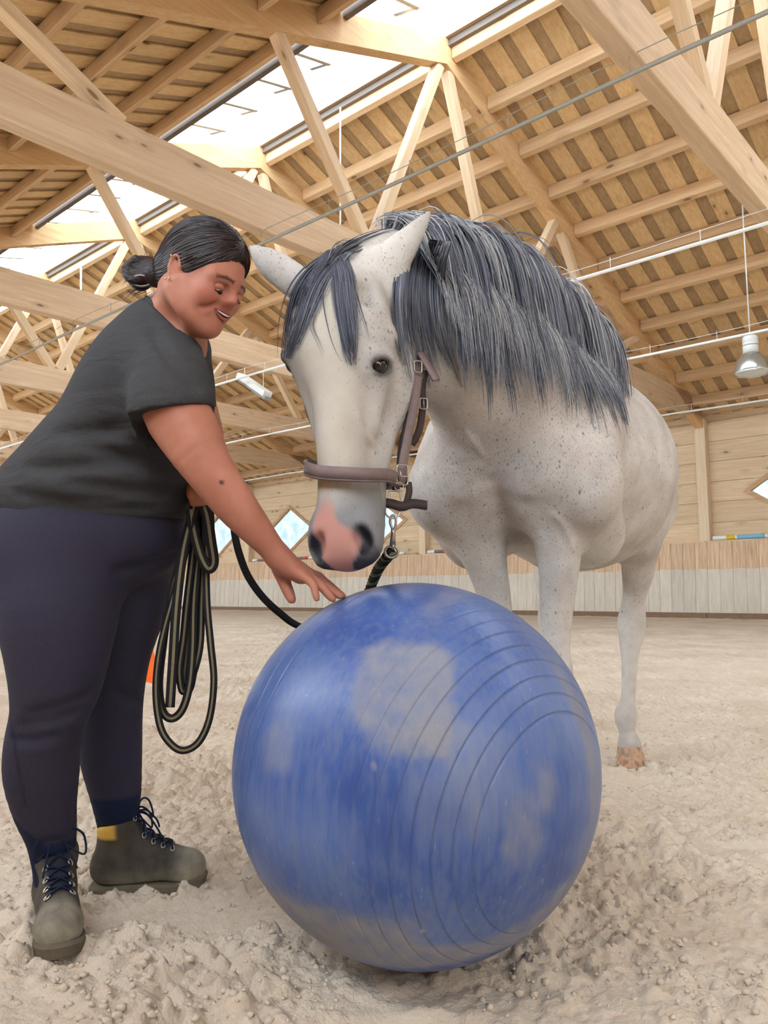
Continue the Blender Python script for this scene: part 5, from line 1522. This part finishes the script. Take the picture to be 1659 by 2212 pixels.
ln3 = [(440, 1078, 1.98), (470, 1082, 1.99), (500, 1115, 1.99), (508, 1160, 1.98), (518, 1200, 1.98), (536, 1245, 1.99), (566, 1288, 2.0), (604, 1324, 2.02), (645, 1352, 2.06), (715, 1372, 2.24), (775, 1335, 2.27), (800, 1280, 2.16), (812, 1243, 2.02), (826, 1215, 1.88)]
sp = spline([at(*p) for p in ln3], 8); k = int(len(sp) * .84)
MB().strip(sp[:k], [(.3, -.8, .5)] * k, .017, .008, cols=[(.35, 0), (.3, 1), (.35, 0)]).build('lead_line', [M['web_dark'], M['web_dark']], rope, True)
# plaited end with green flecks, swivel and snap hook
M['plait_green'] = plain('rope_green_fleck', srgb(104, 122, 84), .8, .2)
pl_ = spline([at(*p) for p in ((796, 1282, 2.15), (806, 1254, 2.06), (818, 1228, 1.95), (836, 1204, 1.82), (843, 1194, 1.79))], 12)
pb = MB()
for ph in (0, 2.1, 4.2):
    tw = []
    for i, p in enumerate(pl_):
        a = i * .75 + ph; tw.append(p + np.array([math.cos(a) * .0075, 0, math.sin(a) * .005]))
    pb.tube(tw, .0075, 7, m=1 if ph == 2.1 else 0)
pb.build('plaited_end', [M['web_dark'], M['plait_green']], rope, True)
def tring(c, rx, rz, tr, name):
    return MB().tube([np.array(c) + np.array([rx * math.cos(t), 0, rz * math.sin(t)]) for t in np.linspace(0, 6.283, 26, endpoint=False)], tr, 8, closed=True).build(name, M['metal'], rope, True)
tring(at(846, 1192, 1.782), px(14, 1.78), px(13, 1.78), .003, 'swivel_eye')
MB().tube([at(848, 1180, 1.782), at(849, 1150, 1.782), at(849, 1142, 1.782)], [.0075, .005, .005], 12).build('snap_shank', M['metal'], rope, True)
MB().tube(spline([at(x, y, 1.782) for x, y in ((849, 1145), (843, 1130), (844, 1118), (849, 1113), (854, 1118), (855, 1132), (851, 1146))], 5), .003, 8).build('snap_hook', M['metal'], rope, True)
MB().tube([at(846, 1181, 1.782), at(852, 1181, 1.782)], [.008, .008], 12).build('swivel_collar', M['metal'], rope, True)

# ---------------------------------------------------------------- hall fittings
def hall(u, v, z): return np.array([math.cos(HALL) * v - math.sin(HALL) * u, math.sin(HALL) * v + math.cos(HALL) * u, z])
def pipe(v, z, r, name, mat, label, sag, u0, u1, wire=True, hang=2.15):
    t = tag(empty(name, tuple(hall((u0 + u1) / 2, v, z))), label, 'pipe' if r > .008 else 'cable', 'pipes and cables slung along the hall')
    us = np.arange(u0, u1 + .01, BAY / 6)
    f = lambda u: z - sag * math.sin(math.pi * ((u - U0) % BAY) / BAY)
    MB().tube([hall(u, v, f(u)) for u in us], r, 8).build('tube', mat, t, True)
    if wire:
        MB().tube([hall(u, v, z + .16 - .05 * math.sin(math.pi * ((u - U0) % BAY) / BAY)) for u in us], .004, 5).build('carrier_wire', mat, t, True)
        for u in np.arange(u0 + .4, u1, hang / 2):
            MB().tube([hall(u, v, f(u)), hall(u, v, z + .15)], .004, 5).build('hanger', mat, t, True)
pipe(5.41, 4.62, .018, 'irrigation_pipe', M['dark_steel'], 'grey pipe slung in front of the long beam, highest of the four', .01, U0 - BAY * 1.6, END - 1)
pipe(8.70, 4.60, .022, 'irrigation_pipe', M['white'], 'white pipe slung along the hall, second from the top', .01, U0 - BAY * 1.2, END - 1)
pipe(12.45, 4.60, .022, 'irrigation_pipe', M['white'], 'white pipe slung along the hall in front of the lamp', .01, U0 - BAY * 1.2, END - 1)
pipe(17.25, 4.60, .022, 'irrigation_pipe', M['white'], 'lowest white pipe, slung near the top of the wall', .02, U0 - BAY * 1.2, END - 1)
# thin white rods hanging under the roof
for x, y0, y1, Y, lb in ((735, 232, 492, 11.2, 'thin white rod hanging under the roof left of the horse\'s ears'), (175, 566, 640, 17.0, 'thin white rod hanging under the roof behind the bun'), (172, 735, 775, 24.0, 'thin white rod hanging behind the back of the person')):
    MB().tube([at(x, y0, Y), at(x, y1, Y)], px(2.2, Y), 6).build('hanging_rod', M['white']).update_tag()
    tag(bpy.context.scene.objects[-1] if False else [o for o in col.objects if o.name.startswith('hanging_rod')][-1], lb, 'rod', 'thin rods under the roof')
# bell lamp
lp_ = hall(3.64, 13.0, 4.10)
lamp = tag(empty('bell_lamp', tuple(lp_)), 'bell-shaped metal hall lamp hanging at the right edge under the roof', 'lamp')
M['lamp_metal'] = plain('lamp_shade_metal', srgb(190, 196, 192), .25, .5, .7)
b = MB().lathe([(.262, 0), (.268, .01), (.262, .05), (.245, .14), (.205, .24), (.15, .31), (.115, .335), (.112, .33), (.145, .30), (.198, .235), (.238, .135), (.254, .05), (.258, .008), (.262, 0)], tuple(lp_), 40); b.build('shade', M['lamp_metal'], lamp, True)
MB().lathe([(.0, .33), (.115, .33), (.118, .45), (.118, .452)], tuple(lp_), 32).build('lower_housing', M['white'], lamp, True)
MB().lathe([(.118, .462), (.118, .58), (.10, .61), (.05, .635), (0, .64)], tuple(lp_), 32).build('upper_housing', M['white'], lamp, True)
MB().lathe([(.121, .450), (.121, .464)], tuple(lp_), 32).build('clamp_band', M['dark_steel'], lamp, True)
MB().lathe([(0, .02), (.252, .02)], tuple(lp_), 32).build('glass_cover', M['white'], lamp, True)
MB().tube([lp_ + np.array([0, 0, .63]), np.array([lp_[0], lp_[1], 8.55 - SL * (13.0 - RIDGE) + .18])], .012, 8).build('hanging_rod', M['white'], lamp, True)
# fluorescent fitting
c0, c1 = at(520, 812, 14.6), at(578, 852, 14.1)
fx = tag(empty('strip_light', tuple((c0 + c1) / 2)), 'pale strip light fitting hung under the roof beside the sleeve', 'lamp')
MB().beam(c0, c1, .20, .10).build('housing', M['white'], fx); dn = np.array([0, 0, -.08])
MB().beam(c0 + dn, c1 + dn, .14, .06).build('diffuser', M['zinc'], fx)
for p in (c0 * .85 + c1 * .15, c0 * .15 + c1 * .85): MB().tube([p, p + np.array([0, 0, .5])], .008, 6).build('hanger', M['white'], fx, True)
# jump poles lying on the ledge
PC = {k: plain('pole_' + k, c_, .5, .4) for k, c_ in dict(white=srgb(240, 238, 230), yellow=srgb(232, 196, 40), blue=srgb(130, 196, 226), red=srgb(206, 84, 84), grey=srgb(118, 122, 128)).items()}
def pole(u0, seq, label):
    keys = list(PC); b = MB(); u = u0; v = WV - .30; z = 1.855
    for k, L in seq:
        pts = [hall(u, v, z), hall(u - L, v, z)]; b.tube(pts, .05, 14, m=keys.index(k)); u -= L
    tag(b.build('jump_pole', [PC[k] for k in keys], None, True), label, 'pole', 'jump poles on the ledge')
pole(6.36, [('white', .31), ('yellow', .19), ('white', .05), ('blue', .60), ('white', .06), ('yellow', .2), ('white', .05), ('blue', .6), ('white', .3)], 'blue, yellow and white jump pole on the ledge at the right edge')
rw = [('white', .28), ('grey', .26), ('red', .30), ('yellow', .26), ('white', .3), ('grey', .26), ('red', .3), ('yellow', .26), ('white', .3), ('grey', .26), ('red', .3), ('white', .28)]
pole(14.9, rw, 'red, yellow and grey striped jump pole behind the horse\'s chest')
pole(19.2, rw, 'red, yellow and grey striped jump pole seen through the swivel of the lead rope')
pole(23.3, rw, 'red, yellow and grey striped jump pole behind the reaching hand')
# traffic cone
cp = at(322, 1466, 7.0); cp[2] = -.01
M['orange'] = plain('cone_orange', srgb(255, 112, 32), .5, .4)
cone_ = tag(empty('traffic_cone', tuple(cp)), 'small orange cone on the sand behind the breeches', 'traffic cone')
MB().lathe([(.105, .0), (.105, .015), (.085, .022), (.028, .30), (.020, .305), (0, .305)], tuple(cp), 28).build('cone_body', M['orange'], cone_, True)
MB().cbox((cp[0] - .13, cp[1] - .13, -.012), (cp[0] + .13, cp[1] + .13, .008), .006).build('cone_base', M['orange'], cone_)
